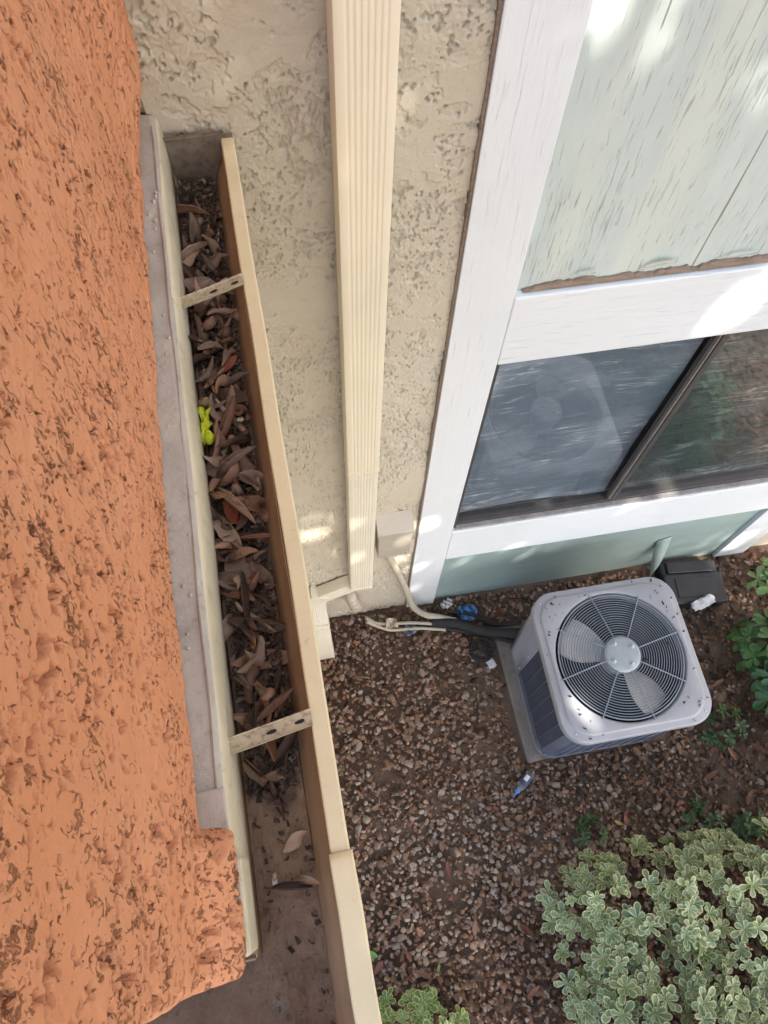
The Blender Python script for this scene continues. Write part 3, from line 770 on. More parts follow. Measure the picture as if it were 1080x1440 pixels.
for k in range(NLEAF):
    y = .115+.90*((k+.5)/NLEAF)+rr.uniform(-.02, .02)
    if k % 14 == 5: y = rr.uniform(-.02, .12)
    x = rr.uniform(-.118, -.068)
    top = k % 3
    prof_h = .010+.014*min(1, max(0, (y-.10)/.12))
    z = -.936+rr.uniform(.2, 1)*prof_h+top*.006
    if y > .86: z -= .006
    cn = rr.choices(list(M_DRY), [(.30 if y < .8 else .7), .32, .26, .15])[0]; mk = rr.randrange(len(LM))
    tx_, ty_ = rr.gauss(0, .5), rr.gauss(0, .5)
    shape = 'rolled' if mk % 3 == 0 else ('flat lying' if abs(tx_)+abs(ty_) < .55 else 'tilted')
    where = 'beyond the far strap' if y > .79 else ('between far strap and yellow scrap' if y > .52 else ('between yellow scrap and rust orange leaf' if y > .40 else ('between rust orange leaf and near strap' if y > .15 else 'in front of the near strap')))
    gput(LMC[cn, mk], 'dry_leaf', x, y, z+(.004 if y > .84 else (.012 if y > .13 else .002)), (tx_*(1 if y > .13 else .3), ty_*(1 if y > .13 else .3), rr.uniform(0, 6.28)), rr.uniform(.6, 1.12)*(1 if y > .13 else .6), f'{cn} {shape} dry leaf in the gutter {where}', group='dry leaves in the gutter')
def gpx(px, py, z):   # pixel to gutter-frame x, y at camera-relative height z
    p = on_z(px, py, z+CH); return (p[0]*math.cos(GA)+p[1]*math.sin(GA), -p[0]*math.sin(GA)+p[1]*math.cos(GA))
for (px, py, z, me, rot, sc, lab) in [
    (328, 722, -.902, RM[0], (.2, .1, -1.0), .95, 'broad rust orange leaf among brown leaves in the gutter'),
    (352, 820, -.904, RM[1], (.2, -.3, .5), .85, 'small bright red brown leaf in the gutter'),
    (322, 512, -.904, RM[2], (.3, .1, .8), .6, 'dull red leaf near the yellow scrap in the gutter')]:
    x, y = gpx(px, py, z); gput(me, 'rust_leaf', x, y, z, rot, sc, lab)
CURL = leaf_mesh('curled_leaf', .125, .024, 4.9, .35, .9, .001, 44, 26, 5, .5); CURL.materials.append(M_dry)
CURL2 = leaf_mesh('curled_leaf', .10, .026, -4.4, .3, .6, .001, 45, 22, 5, .5); CURL2.materials.append(M_dry)
for (px, py, z, me, rot, sc, lab) in [
    (322, 660, -.900, CURL, (1.2, .3, 1.9), .85, 'large leaf rolled in a loop beside the rust orange leaf'),
    (330, 585, -.900, CURL2, (1.3, .2, .6), .75, 'leaf rolled in an open hoop next to the yellow scrap'),
    (318, 780, -.904, CURL2, (1.0, .5, 2.2), .6, 'rolled leaf below the rust orange leaf in the gutter'),
    (292, 455, -.900, CURL, (.9, .1, .9), .6, 'pale rolled leaf close under the far gutter strap'),
    (378, 990, -.912, CURL2, (1.0, .1, .3), .6, 'rolled leaf just behind the near gutter strap')]:
    x, y = gpx(px, py, z); gput(me, 'curled_leaf', x, y, z, rot, sc, lab)
# fine crumbs
def scatter_chips(name, n, posf, size, mat, seed, label, cat, thick=.35):
    r = np.random.default_rng(seed)
    P = posf(r, n); n = len(P)
    L = r.uniform(size[0], size[1], n); Wd = L*r.uniform(.25, .8, n)
    ang = r.uniform(0, 6.28, n); tilt = r.normal(0, .4, n); roll = r.normal(0, .5, n)
    base = np.array([[-.5,-.5,0],[0,-.42,thick*.4],[.5,-.3,0],[-.5,.5,.05],[0,.45,thick*.5],[.5,.35,.03]])
    B = base[None]+r.normal(0, .08, (n, 6, 3)); B[..., 0] *= L[:, None]; B[..., 1] *= Wd[:, None]; B[..., 2] *= L[:, None]
    def rot(B, a, i, j):
        c_, s1 = np.cos(a)[:, None], np.sin(a)[:, None]; A = B.copy()
        A[..., i] = B[..., i]*c_-B[..., j]*s1; A[..., j] = B[..., i]*s1+B[..., j]*c_; return A
    B = rot(B, tilt, 0, 2); B = rot(B, roll, 1, 2); B = rot(B, ang, 0, 1)
    V = (B+P[:, None]).reshape(-1, 3)
    F = (np.array([[0,1,4,3],[1,2,5,4]])[None]+6*np.arange(n)[:, None, None]).reshape(-1, 4)
    o = raw_mesh(name, V, F, mat, None, True)
    at = o.data.attributes.new('rnd', 'FLOAT', 'POINT'); at.data.foreach_set('value', np.repeat(r.random(n), 6).astype(np.float32))
    if label: tag(o, label, cat, kind='stuff')
    return o
def gpos(r, n):
    y = np.where(r.random(n) < .985, r.uniform(.085, 1.085, n), r.uniform(-.22, .1, n)); x = r.uniform(-.122, -.061, n)
    z = -.9385+.009+r.random(n)*(.004+.014*sstep(y, .08, .2))
    return np.stack([x*math.cos(GA)-y*math.sin(GA), x*math.sin(GA)+y*math.cos(GA), z+CH], -1)
scatter_chips('leaf_crumbs', 6500, gpos, (.002, .010), M_crumb, 61, 'dark crumbled leaf litter in the gutter', 'leaf litter')
# yellow plastic scrap
x, y = gpx(292, 602, -.895)
rr = random.Random(8); V = []; 
for i in range(10):
    for j in range(5):
        wdt = .0075*(1+.45*math.sin(i*1.9)+.2*math.sin(i*3.1))
        V.append(G((x-.002+(j/4-.5)*2*wdt+rr.uniform(-.0012, .0012), y+.032-.0068*i+rr.uniform(-.001, .001), -.889+.006*math.sin(i*1.3+j*1.7)+rr.uniform(-.002, .002))))
o = MB().add(V, [(i*5+j, i*5+j+1, i*5+j+6, i*5+j+5) for i in range(9) for j in range(4)]).build('plastic_scrap', Myel, None, smooth=True, angle=50)
tag(o, 'crumpled bright yellow plastic scrap in the gutter', 'scrap')
o.modifiers.new('t', 'SOLIDIFY').thickness = .0006
# pale flake and small pale clod
x, y = gpx(387, 1240, -.928)
o = MB().add(*lump(G((x, y, -.926)), .006, 71, (.55, 1.5, .3))).build('paint_chip', M_wht, None, smooth=True, angle=180); tag(o, 'pale paint chip lying on the mud in the gutter', 'paint chip')
x, y = gpx(338, 592, -.897)
o = MB().add(*lump(G((x, y, -.893)), .006, 72, (1.1, .9, .6))).build('mortar_clod', M_cond, None, smooth=True, angle=180); tag(o, 'pale crumbly mortar clod among the gutter leaves', 'clod')

# ------------------------------------------------------------------ air conditioner
AX, AY, AH = 1.163, .553, .65
ac = thing('air_conditioner', (AX, AY, .022), 'grey outdoor air conditioner unit with round fan grille on top', 'air conditioner')
def rsq(half, r, n=9):
    pts = []
    for qx, qy, a0 in ((1, 1, 0), (-1, 1, 90), (-1, -1, 180), (1, -1, 270)):
        for i in range(n):
            a = math.radians(a0+90*i/(n-1)); pts.append((qx*(half-r)+r*math.cos(a), qy*(half-r)+r*math.sin(a)))
    return pts
def ringwall(half, r, z0, z1, n=9):
    p = rsq(half, r, n); k = len(p)
    vs = [(AX+x, AY+y, z0) for x, y in p]+[(AX+x, AY+y, z1) for x, y in p]
    return vs, [(i, (i+1) % k, k+(i+1) % k, k+i) for i in range(k)]
HB = .300
b = MB(); vs, fs2 = ringwall(HB+.004, .085, .022, .062); b.add(vs, fs2); b.add([(AX+x, AY+y, .062) for x, y in rsq(HB+.004, .085)], [tuple(range(36))]); b.build('base_pan', M_acs, ac, smooth=True)
b = MB(); b.add(*ringwall(HB-.012, .08, .062, .612)); co = b.build('coil', M_coil, ac, smooth=True)
co.modifiers.new('t', 'SOLIDIFY').thickness = .012
# guard: horizontal wires all round, sparse uprights
gd = MB(); p = rsq(HB, .085, 7)
full = [(AX+x, AY+y) for x, y in p]
for i in range(25):
    z = .070+i*.0222
    gd.sweep([(-.0011, -.0016), (.0011, -.0016), (.0011, .0016), (-.0011, .0016)], [(x, y, z) for x, y in full], loop=True)
gd.build('coil_guard', M_guard, ac)
up = MB(); pp = rsq(HB+.0015, .085, 4)
L_ = HB-.085
ups = [(-(HB+.0025), t) for t in np.linspace(-L_, L_, 8)]+[(t, -(HB+.0025)) for t in np.linspace(-L_, L_, 8)]+[((HB+.0025), t) for t in np.linspace(-L_, L_, 8)]+[(t, (HB+.0025)) for t in np.linspace(-L_, L_, 8)]
for x, y in ups: up.tube([(AX+x, AY+y, .062), (AX+x, AY+y, .612)], .0018, 5)
up.build('guard_upright', M_guard, ac)
# service corner panel at back left
pts = [(-(HB+.006), .10)]+[(-(HB+.006), .215)]
for i in range(7):
    a = math.radians(180-90*i/6); pts.append((-(HB-.085)+.091*math.cos(a), (HB-.085)+.091*math.sin(a)))
pts += [(.12, HB+.006)]
k = len(pts)
vs = [(AX+x, AY+y, .062) for x, y in pts]+[(AX+x, AY+y, .612) for x, y in pts]
o = MB().add(vs, [(i, i+1, k+i+1, k+i) for i in range(k-1)]).build('corner_panel', M_acs, ac, smooth=True, angle=50); o.modifiers.new('t', 'SOLIDIFY').thickness = .003
for z in (.14, .36, .57):
    b = MB(); b.lathe([(0, .004), (.004, .003), (.0055, 0)], (0, 0, 0), 8); b.v = [(AX-(HB+.0075)-q[2], AY+.115+q[0], z+q[1]) for q in b.v]; b.build('screw', M_bolt, ac)
# corner posts
for sx_, sy_ in ((-1, -1), (1, -1), (1, 1)):
    pts = []
    for i in range(5):
        a = math.radians({(-1,-1): 180, (1,-1): 270, (1,1): 0}[(sx_, sy_)]+30+30*i/4); pts.append((sx_*(HB-.085)+.0865*math.cos(a), sy_*(HB-.085)+.0865*math.sin(a)))
    vs = [(AX+x, AY+y, .062) for x, y in pts]+[(AX+x, AY+y, .612) for x, y in pts]
    MB().add(vs, [(i, i+1, 6+i, 5+i) for i in range(4)]).build('corner_post', M_guard, ac, smooth=True)
# top cover: circle hole to rounded square
RH = .270; n = 144
def rs_r(half, r, a):
    # radius of the rounded square along angle a
    ca, sa = abs(math.cos(a)), abs(math.sin(a))
    if ca*half <= 1e-9: return half
    c_ = half-r
    t = half/max(ca, sa)
    x, y = t*ca, t*sa
    if x > c_ and y > c_:
        bq = c_*(ca+sa); return bq+math.sqrt(max(0, bq*bq-(2*c_*c_-r*r)))
    return t
lev = [('c', RH-.004, .595), ('c', RH-.003, .625), ('c', RH, .640), ('c', RH+.004, .6455), ('c', RH+.008, .6465),
       ('s', .2855, .10, .6465), ('s', .2885, .10, .645), ('s', .2910, .10, .6405), ('s', .2935, .10, .6390), ('s', .3115, .105, .6375), ('s', .3160, .105, .6355), ('s', .3185, .105, .630), ('s', .3195, .105, .598)]
vs = []; k = len(lev)
for i in range(n):
    a = 2*math.pi*i/n
    for q in lev:
        r = q[1] if q[0] == 'c' else rs_r(q[1], q[2], a)
        if q[0] == 's' and r < RH+.0095: r = RH+.0095
        vs.append((AX+r*math.cos(a), AY+r*math.sin(a), q[-1]))
f = [(i*k+q, ((i+1) % n)*k+q, ((i+1) % n)*k+q+1, i*k+q+1) for i in range(n) for q in range(k-1)]
MB().add(vs, f).build('top_cover', M_ac, ac, smooth=True, angle=45)
for a in (45, 135, 225, 315):
    r = rs_r(.3035, .105, math.radians(a)); b = MB(); b.lathe([(0, .0045), (.004, .0035), (.006, 0)], (AX+r*math.cos(math.radians(a)), AY+r*math.sin(math.radians(a)), .637), 8); b.build('screw', M_bolt, ac)
# fan grille
gr = bpy.data.objects.new('fan_grille', None); COL.objects.link(gr); gr.parent = ac; gr.location = (0, 0, AH-.022)
def gz(r): return .668-.020*(r/RH)**2.2
NR = 18
for i in range(NR):
    r = .081+(RH-.010-.081)*i/(NR-1)
    MB().tube([(AX+r*math.cos(t), AY+r*math.sin(t), gz(r)-.004) for t in np.linspace(0, 2*math.pi, 57)[:-1]], .0018 if i < NR-1 else .0032, 6, loop=True).build('ring', M_wire, gr, smooth=True)
for i in range(8):
    a = math.radians(12+45*i)
    MB().tube([(AX+r*math.cos(a), AY+r*math.sin(a), gz(r)) for r in np.linspace(.068, RH+.012, 9)], .0028, 6).build('spoke', M_wire, gr, smooth=True)
hub = MB().lathe([(0, .008), (.062, .008), (.070, .006), (.076, 0), (.076, -.008)], (AX, AY, .666), 40).build('hub_plate', M_hub, ac, smooth=True)
for a in (35, 125, 215, 305):
    ar = math.radians(a-8); b = MB().lathe([(0, .012), (.005, .011), (.0065, .008), (.0065, .002), (.010, .0015), (.010, 0)], (AX+.052*math.cos(ar), AY+.052*math.sin(ar), .674), 10); b.build('bolt', M_bolt, hub, smooth=True)
fan = bpy.data.objects.new('fan', None); COL.objects.link(fan); fan.parent = ac; fan.location = (0, 0, .5)
MB().lathe([(0, .60), (.055, .60), (.06, .59), (.06, .55), (0, .55)], (AX, AY, 0), 24).build('fan_hub', M_blade, fan, smooth=True)
MB().lathe([(0, .545), (.07, .54), (.07, .40), (0, .40)], (AX, AY, 0), 24).build('motor', M_black, fan, smooth=True)
for a0 in (148, -62):
    vs = []; nr, na = 9, 11
    for i in range(nr):
        t = i/(nr-1); r = .045+.205*t
        half = math.radians(25-5*t+5*math.sin(t*3.1))
        for j in range(na):
            u = j/(na-1)*2-1
            a = math.radians(a0)+u*half*(1-.25*t*t*(u > 0)); rr_ = r*(1-.03*u*u*t)
            vs.append((AX+rr_*math.cos(a), AY+rr_*math.sin(a), .580-.030*u+.012*t))
    o = MB().add(vs, [(i*na+j, i*na+j+1, (i+1)*na+j+1, (i+1)*na+j) for i in range(nr-1) for j in range(na-1)]).build('blade', M_blade, fan, smooth=True)
    o.modifiers.new('t', 'SOLIDIFY').thickness = .002
b = MB(); b.box((AX-.28, AY-.28, .0625), (AX+.28, AY+.28, .066)); b.build('pan_floor', M_dark, ac)
# crumbs on the cover
def acpos(r, n):
    x = r.uniform(-.305, .305, n); y = r.uniform(-.305, .305, n); d = np.hypot(x, y)
    cl_ = np.sin(9*x+1)*np.sin(11*y+2)+r.random(n)*1.2
    ok = (d > .287) & (d < .385) & (cl_ > .15)
    return np.stack([AX+x, AY+y, np.where(np.maximum(abs(x), abs(y)) < .284, .6495, .641)], -1)[ok]
scatter_chips('dirt_crumbs', 300, acpos, (.003, .014), M_crumb, 62, 'dark dirt crumbs on the air conditioner cover', 'dirt')
for (px, py) in ((938, 905), (908, 928)):
    pt = on_z(px, py, .668)
    o = MB().add(*lump((pt[0], pt[1], .672), .011, px, (1.2, .8, .5))).build('leaf_bit', M_mulch, None, smooth=True, angle=180); tag(o, 'small tan leaf bit caught on the fan grille', 'leaf', 'leaf bits on the fan grille')
pad = MB().add([(.812,.246,-.03),(1.49,.305,-.03),(1.48,.95,-.03),(.80,.92,-.03),(.812,.246,.0215),(1.49,.305,.0215),(1.48,.95,.0215),(.80,.92,.0215)], [(0,3,2,1),(4,5,6,7),(0,1,5,4),(1,2,6,5),(2,3,7,6),(3,0,4,7)]).build('concrete_pad', M_conc, None, bevel=.012); tag(pad, 'worn grey concrete pad under the air conditioner', 'pad')

# ------------------------------------------------------------------ black box by the wall, litter
bb = thing('bait_box', (1.86, .97, 0), 'flat black plastic box on the ground against the green panel', 'box')
def BXF(q):
    a = -.10; x, y = q[0], q[1]; return (1.86+x*math.cos(a)-y*math.sin(a), .965+x*math.sin(a)+y*math.cos(a), q[2])
MB().box((-.15, -.12, .0), (.15, .115, .085), xf=BXF).build('base', M_black, bb, bevel=.012)
MB().box((-.155, -.125, .0855), (.155, .04, .112), xf=BXF).build('lid', M_black, bb, bevel=.012)
MB().box((-.12, .045, .0855), (.12, .11, .100), xf=BXF).build('hinge_block', M_black, bb, bevel=.006)
MB().box((-.10, -.09, .1125), (.10, .01, .117), xf=BXF).build('lid_panel', M_black, bb, bevel=.003)
MB().box((.09, -.127, .05), (.13, -.121, .10), xf=BXF).build('latch', M_black, bb, bevel=.002)
def crumple(name, c, sx_, sy_, hgt, seed, mat, label, cat, rot=0, nx_=9, ny_=6):
    q = random.Random(seed); V = []
    for i in range(nx_):
        for j in range(ny_):
            u, v_ = i/(nx_-1)-.5, j/(ny_-1)-.5
            w_ = 1-.5*abs(u)
            x = u*sx_+q.uniform(-1, 1)*sx_*.03; y = v_*sy_*w_+q.uniform(-1, 1)*sy_*.05
            V.append((c[0]+x*math.cos(rot)-y*math.sin(rot), c[1]+x*math.sin(rot)+y*math.cos(rot), c[2]+max(.002, hgt*(.5+.5*math.sin(i*2.1+j*1.3)+q.uniform(-.4, .4)))))
    o = MB().add(V, [(i*ny_+j, i*ny_+j+1, (i+1)*ny_+j+1, (i+1)*ny_+j) for i in range(nx_-1) for j in range(ny_-1)]).build(name, mat, None, smooth=True, angle=40)
    o.modifiers.new('t', 'SOLIDIFY').thickness = .0012
    return tag(o, label, cat)
p = on_z(988, 848, .118); crumple('crumpled_paper', (p[0], p[1], .118), .13, .055, .022, 3, M_wht, 'crumpled white paper on the flat black box', 'paper', .28)
p = on_z(657, 862, .04); crumple('blue_wrapper', (p[0], p[1], .02), .10, .085, .035, 5, M_blue, 'crumpled blue wrapper by the wall near the black hoses', 'wrapper', -.2)
p = on_z(575, 886, .03); crumple('grey_wrapper', (p[0], p[1], .02), .075, .06, .025, 6, paint('grey_blue_film', (.17, .20, .25), .3, .2), 'grey blue plastic scrap under the thin beige tubes', 'wrapper', .3)
p = on_z(628, 850, .02); crumple('white_scrap', (p[0], p[1], .015), .06, .05, .03, 7, M_wht, 'small torn white scrap at the foot of the white board', 'scrap', .5)
p = on_z(690, 932, .02); crumple('paper_scrap', (p[0], p[1], .015), .04, .06, .01, 9, M_wht, 'small white paper scrap beside the round black basket', 'paper', .3, 4, 4)
# round black mesh basket filled with stones
p = on_z(677, 915, .04)
bk = thing('mesh_basket', (p[0], p[1], 0), 'small round black mesh basket half sunk in the gravel', 'basket')
for zc, r in ((.065, .055), (.045, .058), (.025, .056), (.01, .05)):
    MB().tube([(p[0]+r*math.cos(t), p[1]+r*math.sin(t), zc) for t in np.linspace(0, 2*math.pi, 29)[:-1]], .003, 6, loop=True).build('hoop', M_black, bk, smooth=True)
for i in range(14):
    a = 2*math.pi*i/14; MB().tube([(p[0]+r*math.cos(a), p[1]+r*math.sin(a), z) for r, z in ((.05, .008), (.058, .045), (.055, .066))], .0022, 5).build('rib', M_black, bk)
for i in range(-4, 5):
    h_ = math.sqrt(.055**2-(i*.012)**2)
    MB().tube([(p[0]+i*.012, p[1]-h_, .064), (p[0]+i*.012, p[1]+h_, .064)], .0018, 5).build('mesh_wire', M_black, bk)
    MB().tube([(p[0]-h_, p[1]+i*.012, .066), (p[0]+h_, p[1]+i*.012, .066)], .0018, 5).build('mesh_wire', M_black, bk)
# plastic bottle
p = on_z(735, 1102, .02)
bt = thing('plastic_bottle', (p[0], p[1], 0), 'small clear plastic bottle with blue nozzle lying on the gravel', 'bottle')
a = math.radians(38)
def BT(q): return (p[0]+q[0]*math.cos(a)-q[1]*math.sin(a), p[1]+q[0]*math.sin(a)+q[1]*math.cos(a), q[2]+.036)
def lat(prof, n=18):
    vs = []; k = len(prof)
    for i in range(n):
        t = 2*math.pi*i/n
        for r, x in prof: vs.append(BT((x, r*math.cos(t), r*math.sin(t)*.85)))
    return vs, [(i*k+q, ((i+1) % n)*k+q, ((i+1) % n)*k+q+1, i*k+q+1) for i in range(n) for q in range(k-1)]
MB().add(*lat([(0, .06), (.018, .06), (.0225, .055), (.023, .0), (.0225, -.02), (.012, -.032), (.011, -.04)])).build('body', Mclr, bt, smooth=True)
MB().add(*lat([(.0, -.08), (.003, -.08), (.006, -.055), (.0125, -.05), (.0125, -.036), (.0, -.036)])).build('nozzle', M_blue, bt, smooth=True)
vs = []; 
for i in range(9):
    t = math.radians(25+130*i/8)
    for x in (-.012, .045): vs.append(BT((x, .0238*math.cos(t), .0238*math.sin(t)*.85)))
lb = MB().add(vs, [(i*2, i*2+1, i*2+3, i*2+2) for i in range(8)]).build('label_sleeve', paint('purple_blue_print', (.05, .06, .13), .35, .3), bt, smooth=True)
vs = []
for i in range(5):
    t = math.radians(55+50*i/4)
    for x in (.012, .040): vs.append(BT((x, .0243*math.cos(t), .0243*math.sin(t)*.85)))
MB().add(vs, [(i*2, i*2+1, i*2+3, i*2+2) for i in range(4)]).build('white_print', M_wht, lb)
p_b = p

# ------------------------------------------------------------------ gravel
def peb_shape(seed):
    bm = bmesh.new(); bmesh.ops.create_icosphere(bm, subdivisions=2, radius=1)
    q = random.Random(seed)
    cuts = [(Vector((q.gauss(0,1), q.gauss(0,1), q.gauss(0,1))).normalized(), q.uniform(.45, .85)) for _ in range(8)]
    for v in bm.verts:
        for dd, a in cuts:
            e = v.co.dot(dd)-a
            if e > 0: v.co -= dd*e
    s = Vector((q.uniform(.85, 1.25), q.uniform(.65, .95), q.uniform(.5, .75)))
    V = np.array([(v.co.x*s.x, v.co.y*s.y, v.co.z*s.z) for v in bm.verts]); F = np.array([[v.index for v in f.verts] for f in bm.faces]); bm.free()
    return V, F
def peb_low(seed):
    V, F = peb_shape(seed)
    bm = bmesh.new(); bmesh.ops.create_icosphere(bm, subdivisions=1, radius=1)
    # resample the same cuts on a coarser sphere
    q = random.Random(seed)
    cuts = [(Vector((q.gauss(0,1), q.gauss(0,1), q.gauss(0,1))).normalized(), q.uniform(.45, .85)) for _ in range(8)]
    for v in bm.verts:
        for dd, a_ in cuts:
            e = v.co.dot(dd)-a_
            if e > 0: v.co -= dd*e
    s = Vector((q.uniform(.85, 1.25), q.uniform(.65, .95), q.uniform(.5, .75)))
    V = np.array([(v.co.x*s.x, v.co.y*s.y, v.co.z*s.z) for v in bm.verts]); F = np.array([[v.index for v in f.verts] for f in bm.faces]); bm.free()
    return V, F
def gravel_density(x, y):
    d = np.ones_like(x)
    d *= 1-.80*sstep(x, 1.45, 1.75)                 # mulch to the right
    d *= 1-.6*sstep(-y, .55, .95)
    d *= 1-.75*np.exp(-((x-.33)**2+(y+.22)**2)/.006)
    d *= 1-.7*np.exp(-((x-.15)**2+(y-.30)**2)/.008)
    d *= 1-.6*np.exp(-((x-.62)**2+(y-.72)**2)/.008)
    return d
r = np.random.default_rng(77)
n = 19000
px_ = r.uniform(-.40, 2.4, n); py_ = r.uniform(-1.15, 1.10, n)
keep = r.random(n) < gravel_density(px_, py_)
keep &= ~((px_ > .775) & (px_ < 1.51) & (py_ > .24) & (py_ < .94))
px_, py_ = px_[keep], py_[keep]; n = len(px_)
size = .0095+.0100*r.random(n)**1.8
size *= 1+.0*px_
rnd = np.clip(r.random(n), 0, 1)
pale = np.exp(-((px_-.35)**2/.25+(py_+.15)**2/.12)); rnd = np.where((r.random(n) < .25*pale), .82+.18*r.random(n), rnd)
yaw = r.uniform(0, 6.28, n); zz_ = size*.2+r.uniform(-.004, .012, n); tlt = r.normal(0, .35, n)
low = [peb_low(k) for k in range(12)]
Vs, Fs, Rs = [], [], []; off = 0
# the largest 300 in view become single stones
cp = np.stack([px_, py_, zz_], -1)-CAMP; cc = np.stack([cp@R_RIGHT, -cp@R_UP, -cp@R_BACK], -1)
ux = cc[:, 0]/cc[:, 2]*FP+540; uy = cc[:, 1]/cc[:, 2]*FP+720
inview = (ux > 420) & (ux < 1070) & (uy > 860) & (uy < 1430) & (ux > 445+(uy-900)*.15)
order = np.argsort(-(size*inview)); single = set(order[:300].tolist())
kinds = r.integers(0, 12, n)
for k in range(12):
    V0, F0 = low[k]
    ids = np.array([i for i in np.nonzero(kinds == k)[0] if i not in single])
    if not len(ids): continue
    B = V0[None]*size[ids][:, None, None]
    ct, st_ = np.cos(tlt[ids])[:, None], np.sin(tlt[ids])[:, None]
    B = np.stack([B[..., 0]*ct-B[..., 2]*st_, B[..., 1], B[..., 0]*st_+B[..., 2]*ct], -1)
    cy_, sy_ = np.cos(yaw[ids])[:, None], np.sin(yaw[ids])[:, None]
    B = np.stack([B[..., 0]*cy_-B[..., 1]*sy_, B[..., 0]*sy_+B[..., 1]*cy_, B[..., 2]], -1)
    B += np.stack([px_[ids], py_[ids], zz_[ids]], -1)[:, None]
    nv = len(V0)
    Vs.append(B.reshape(-1, 3)); Fs.append((F0[None]+(off+nv*np.arange(len(ids)))[:, None, None]).reshape(-1, 3)); off += nv*len(ids)
    Rs.append(np.repeat(rnd[ids], nv))
gravel = raw_mesh('gravel', np.concatenate(Vs), np.concatenate(Fs), M_peb, ground, True)
gravel.data.attributes.new('rnd', 'FLOAT', 'POINT').data.foreach_set('value', np.concatenate(Rs).astype(np.float32))
tag(gravel, kind='stuff')
gravel.data.set_sharp_from_angle(angle=math.radians(42))
PM = []
for k in range(12):
    V0, F0 = peb_shape(k); me = bpy.data.meshes.new('pebble'); me.from_pydata(V0.tolist(), [], F0.tolist()); me.shade_smooth(); me.set_sharp_from_angle(angle=math.radians(38)); me.materials.append(M_pebo); PM.append(me)
for i in order[:300]:
    o = link('pebble', PM[kinds[i]], None, ground); o.location = (px_[i], py_[i], zz_[i]+.003); o.scale = (size[i]*1.12,)*3; o.rotation_euler = (0, tlt[i], yaw[i])
# mulch and leaf litter
def mpos(r, n):
    x = r.uniform(-.6, 3.0, n); y = r.uniform(-1.6, 1.09, n)
    wgt = .10+.9*np.maximum.reduce([sstep(x, 1.40, 1.7), sstep(-y, .42, .8), .8*np.exp(-((x-1.2)**2/.3+(y-.02)**2/.02)), .7*sstep(y, .95, 1.05)])
    k = r.random(n) < wgt
    k &= ~((np.abs(x-AX) < .37) & (np.abs(y-AY) < .37))
    x, y = x[k], y[k]
    return np.stack([x, y, .006+r.random(len(x))*.012], -1)
scatter_chips('mulch', 20000, mpos, (.010, .038), M_mulch, 63, 'brown shredded mulch and leaf bits on the soil', 'mulch')
M_fall = leafmat('fallen_leaf_red_brown', [(0, (.13, .045, .025)), (.5, (.20, .075, .038)), (1, (.17, .095, .055))])
FM = [leaf_mesh('fallen_leaf', .085, .030, rr.uniform(.2, .8), .3, rr.uniform(-.5, .5), .001, 80+k) for k in range(4)]
for q in FM: q.materials.append(M_fall)
LW = {3: 'under the gutter lip by the low plant', 4: 'beyond the low variegated plant', 5: 'near the tiny pale green blade', 6: 'next to the fresh green leaf', 7: 'between blue wrapper and air conditioner', 8: 'beside the flat black box', 9: 'between air conditioner and glossy bush', 10: 'below the glossy green bush', 11: 'near the dark green weed', 12: 'in front of the air conditioner pad', 13: 'among twigs in front of the air conditioner', 14: 'by the leafy green weed', 15: 'at the left foot of the variegated shrub', 16: 'by the wall beyond the black box', 17: 'behind the variegated shrub near the yellow leaf', 18: 'among the mulch behind the dark green weed', 19: 'on mulch beneath the glossy bush'}
rr = random.Random(17)
for k, (px, py, ang, sc, lab) in enumerate([
    (631, 1222, 1.5, .85, 'red brown leaf lying upright beside the bare soil patch'),
    (668, 1305, 1.45, .9, 'dull red leaf on the gravel beyond the bare soil patch'),
    (740, 1308, -.9, .9, 'rust brown leaf near the variegated shrub'),
    (533, 1360, .8, .9, None), (595, 1370, -.5, .8, None), (575, 1345, 1.9, .7, None), (512, 1365, 1.1, .9, None),
    (700, 860, -.3, .9, None), (1020, 830, -.8, .9, None), (1010, 960, .5, .8, None), (1030, 1060, 2, .8, None), (985, 1130, 1.2, .9, None),
    (900, 1100, .2, .7, None), (940, 1090, 2.6, .8, None), (1055, 1120, .9, .9, None), (750, 1395, .8, .9, None), (1050, 780, .3, .8, None), (880, 1150, 1.4, .7, None), (1000, 1090, .4, .9, None), (1065, 1050, -.6, .8, None)]):
    q = on_z(px, py, .025); o = link('fallen_leaf', FM[k % 4]); o.location = (q[0], q[1], .026); o.rotation_euler = (rr.gauss(0, .2), rr.gauss(0, .2), ang); o.scale = (sc,)*3
    tag(o, lab or 'red brown fallen leaf '+LW[k], 'leaf', None if lab else 'fallen leaves on the ground')
M_yl = leafmat('yellow_leaf', [(0, (.36, .26, .07)), (1, (.42, .30, .10))]); M_gl = leafmat('fresh_green_leaf', [(0, (.12, .25, .05)), (1, (.14, .28, .06))])
for px, py, z, mt, ang, sc, lab, nm in ((870, 1157, .03, M_yl, -.6, .5, 'small yellow leaf on the mulch behind the shrub', 'yellow_leaf'), (522, 1342, .03, M_gl, -.4, .8, 'single fresh green leaf on the ground beside the gutter lip', 'green_leaf'), (617, 1362, .03, M_gl, 1.2, .4, 'tiny pale green leaf blade on the ground', 'green_leaf')):
    me = leaf_mesh(nm, .08, .034, .4, .3, .2, .001, int(px)); me.materials.append(mt)
    q = on_z(px, py, z); o = link(nm, me); o.location = (q[0], q[1], z); o.rotation_euler = (.1, .1, ang); o.scale = (sc,)*3; tag(o, lab, 'leaf')
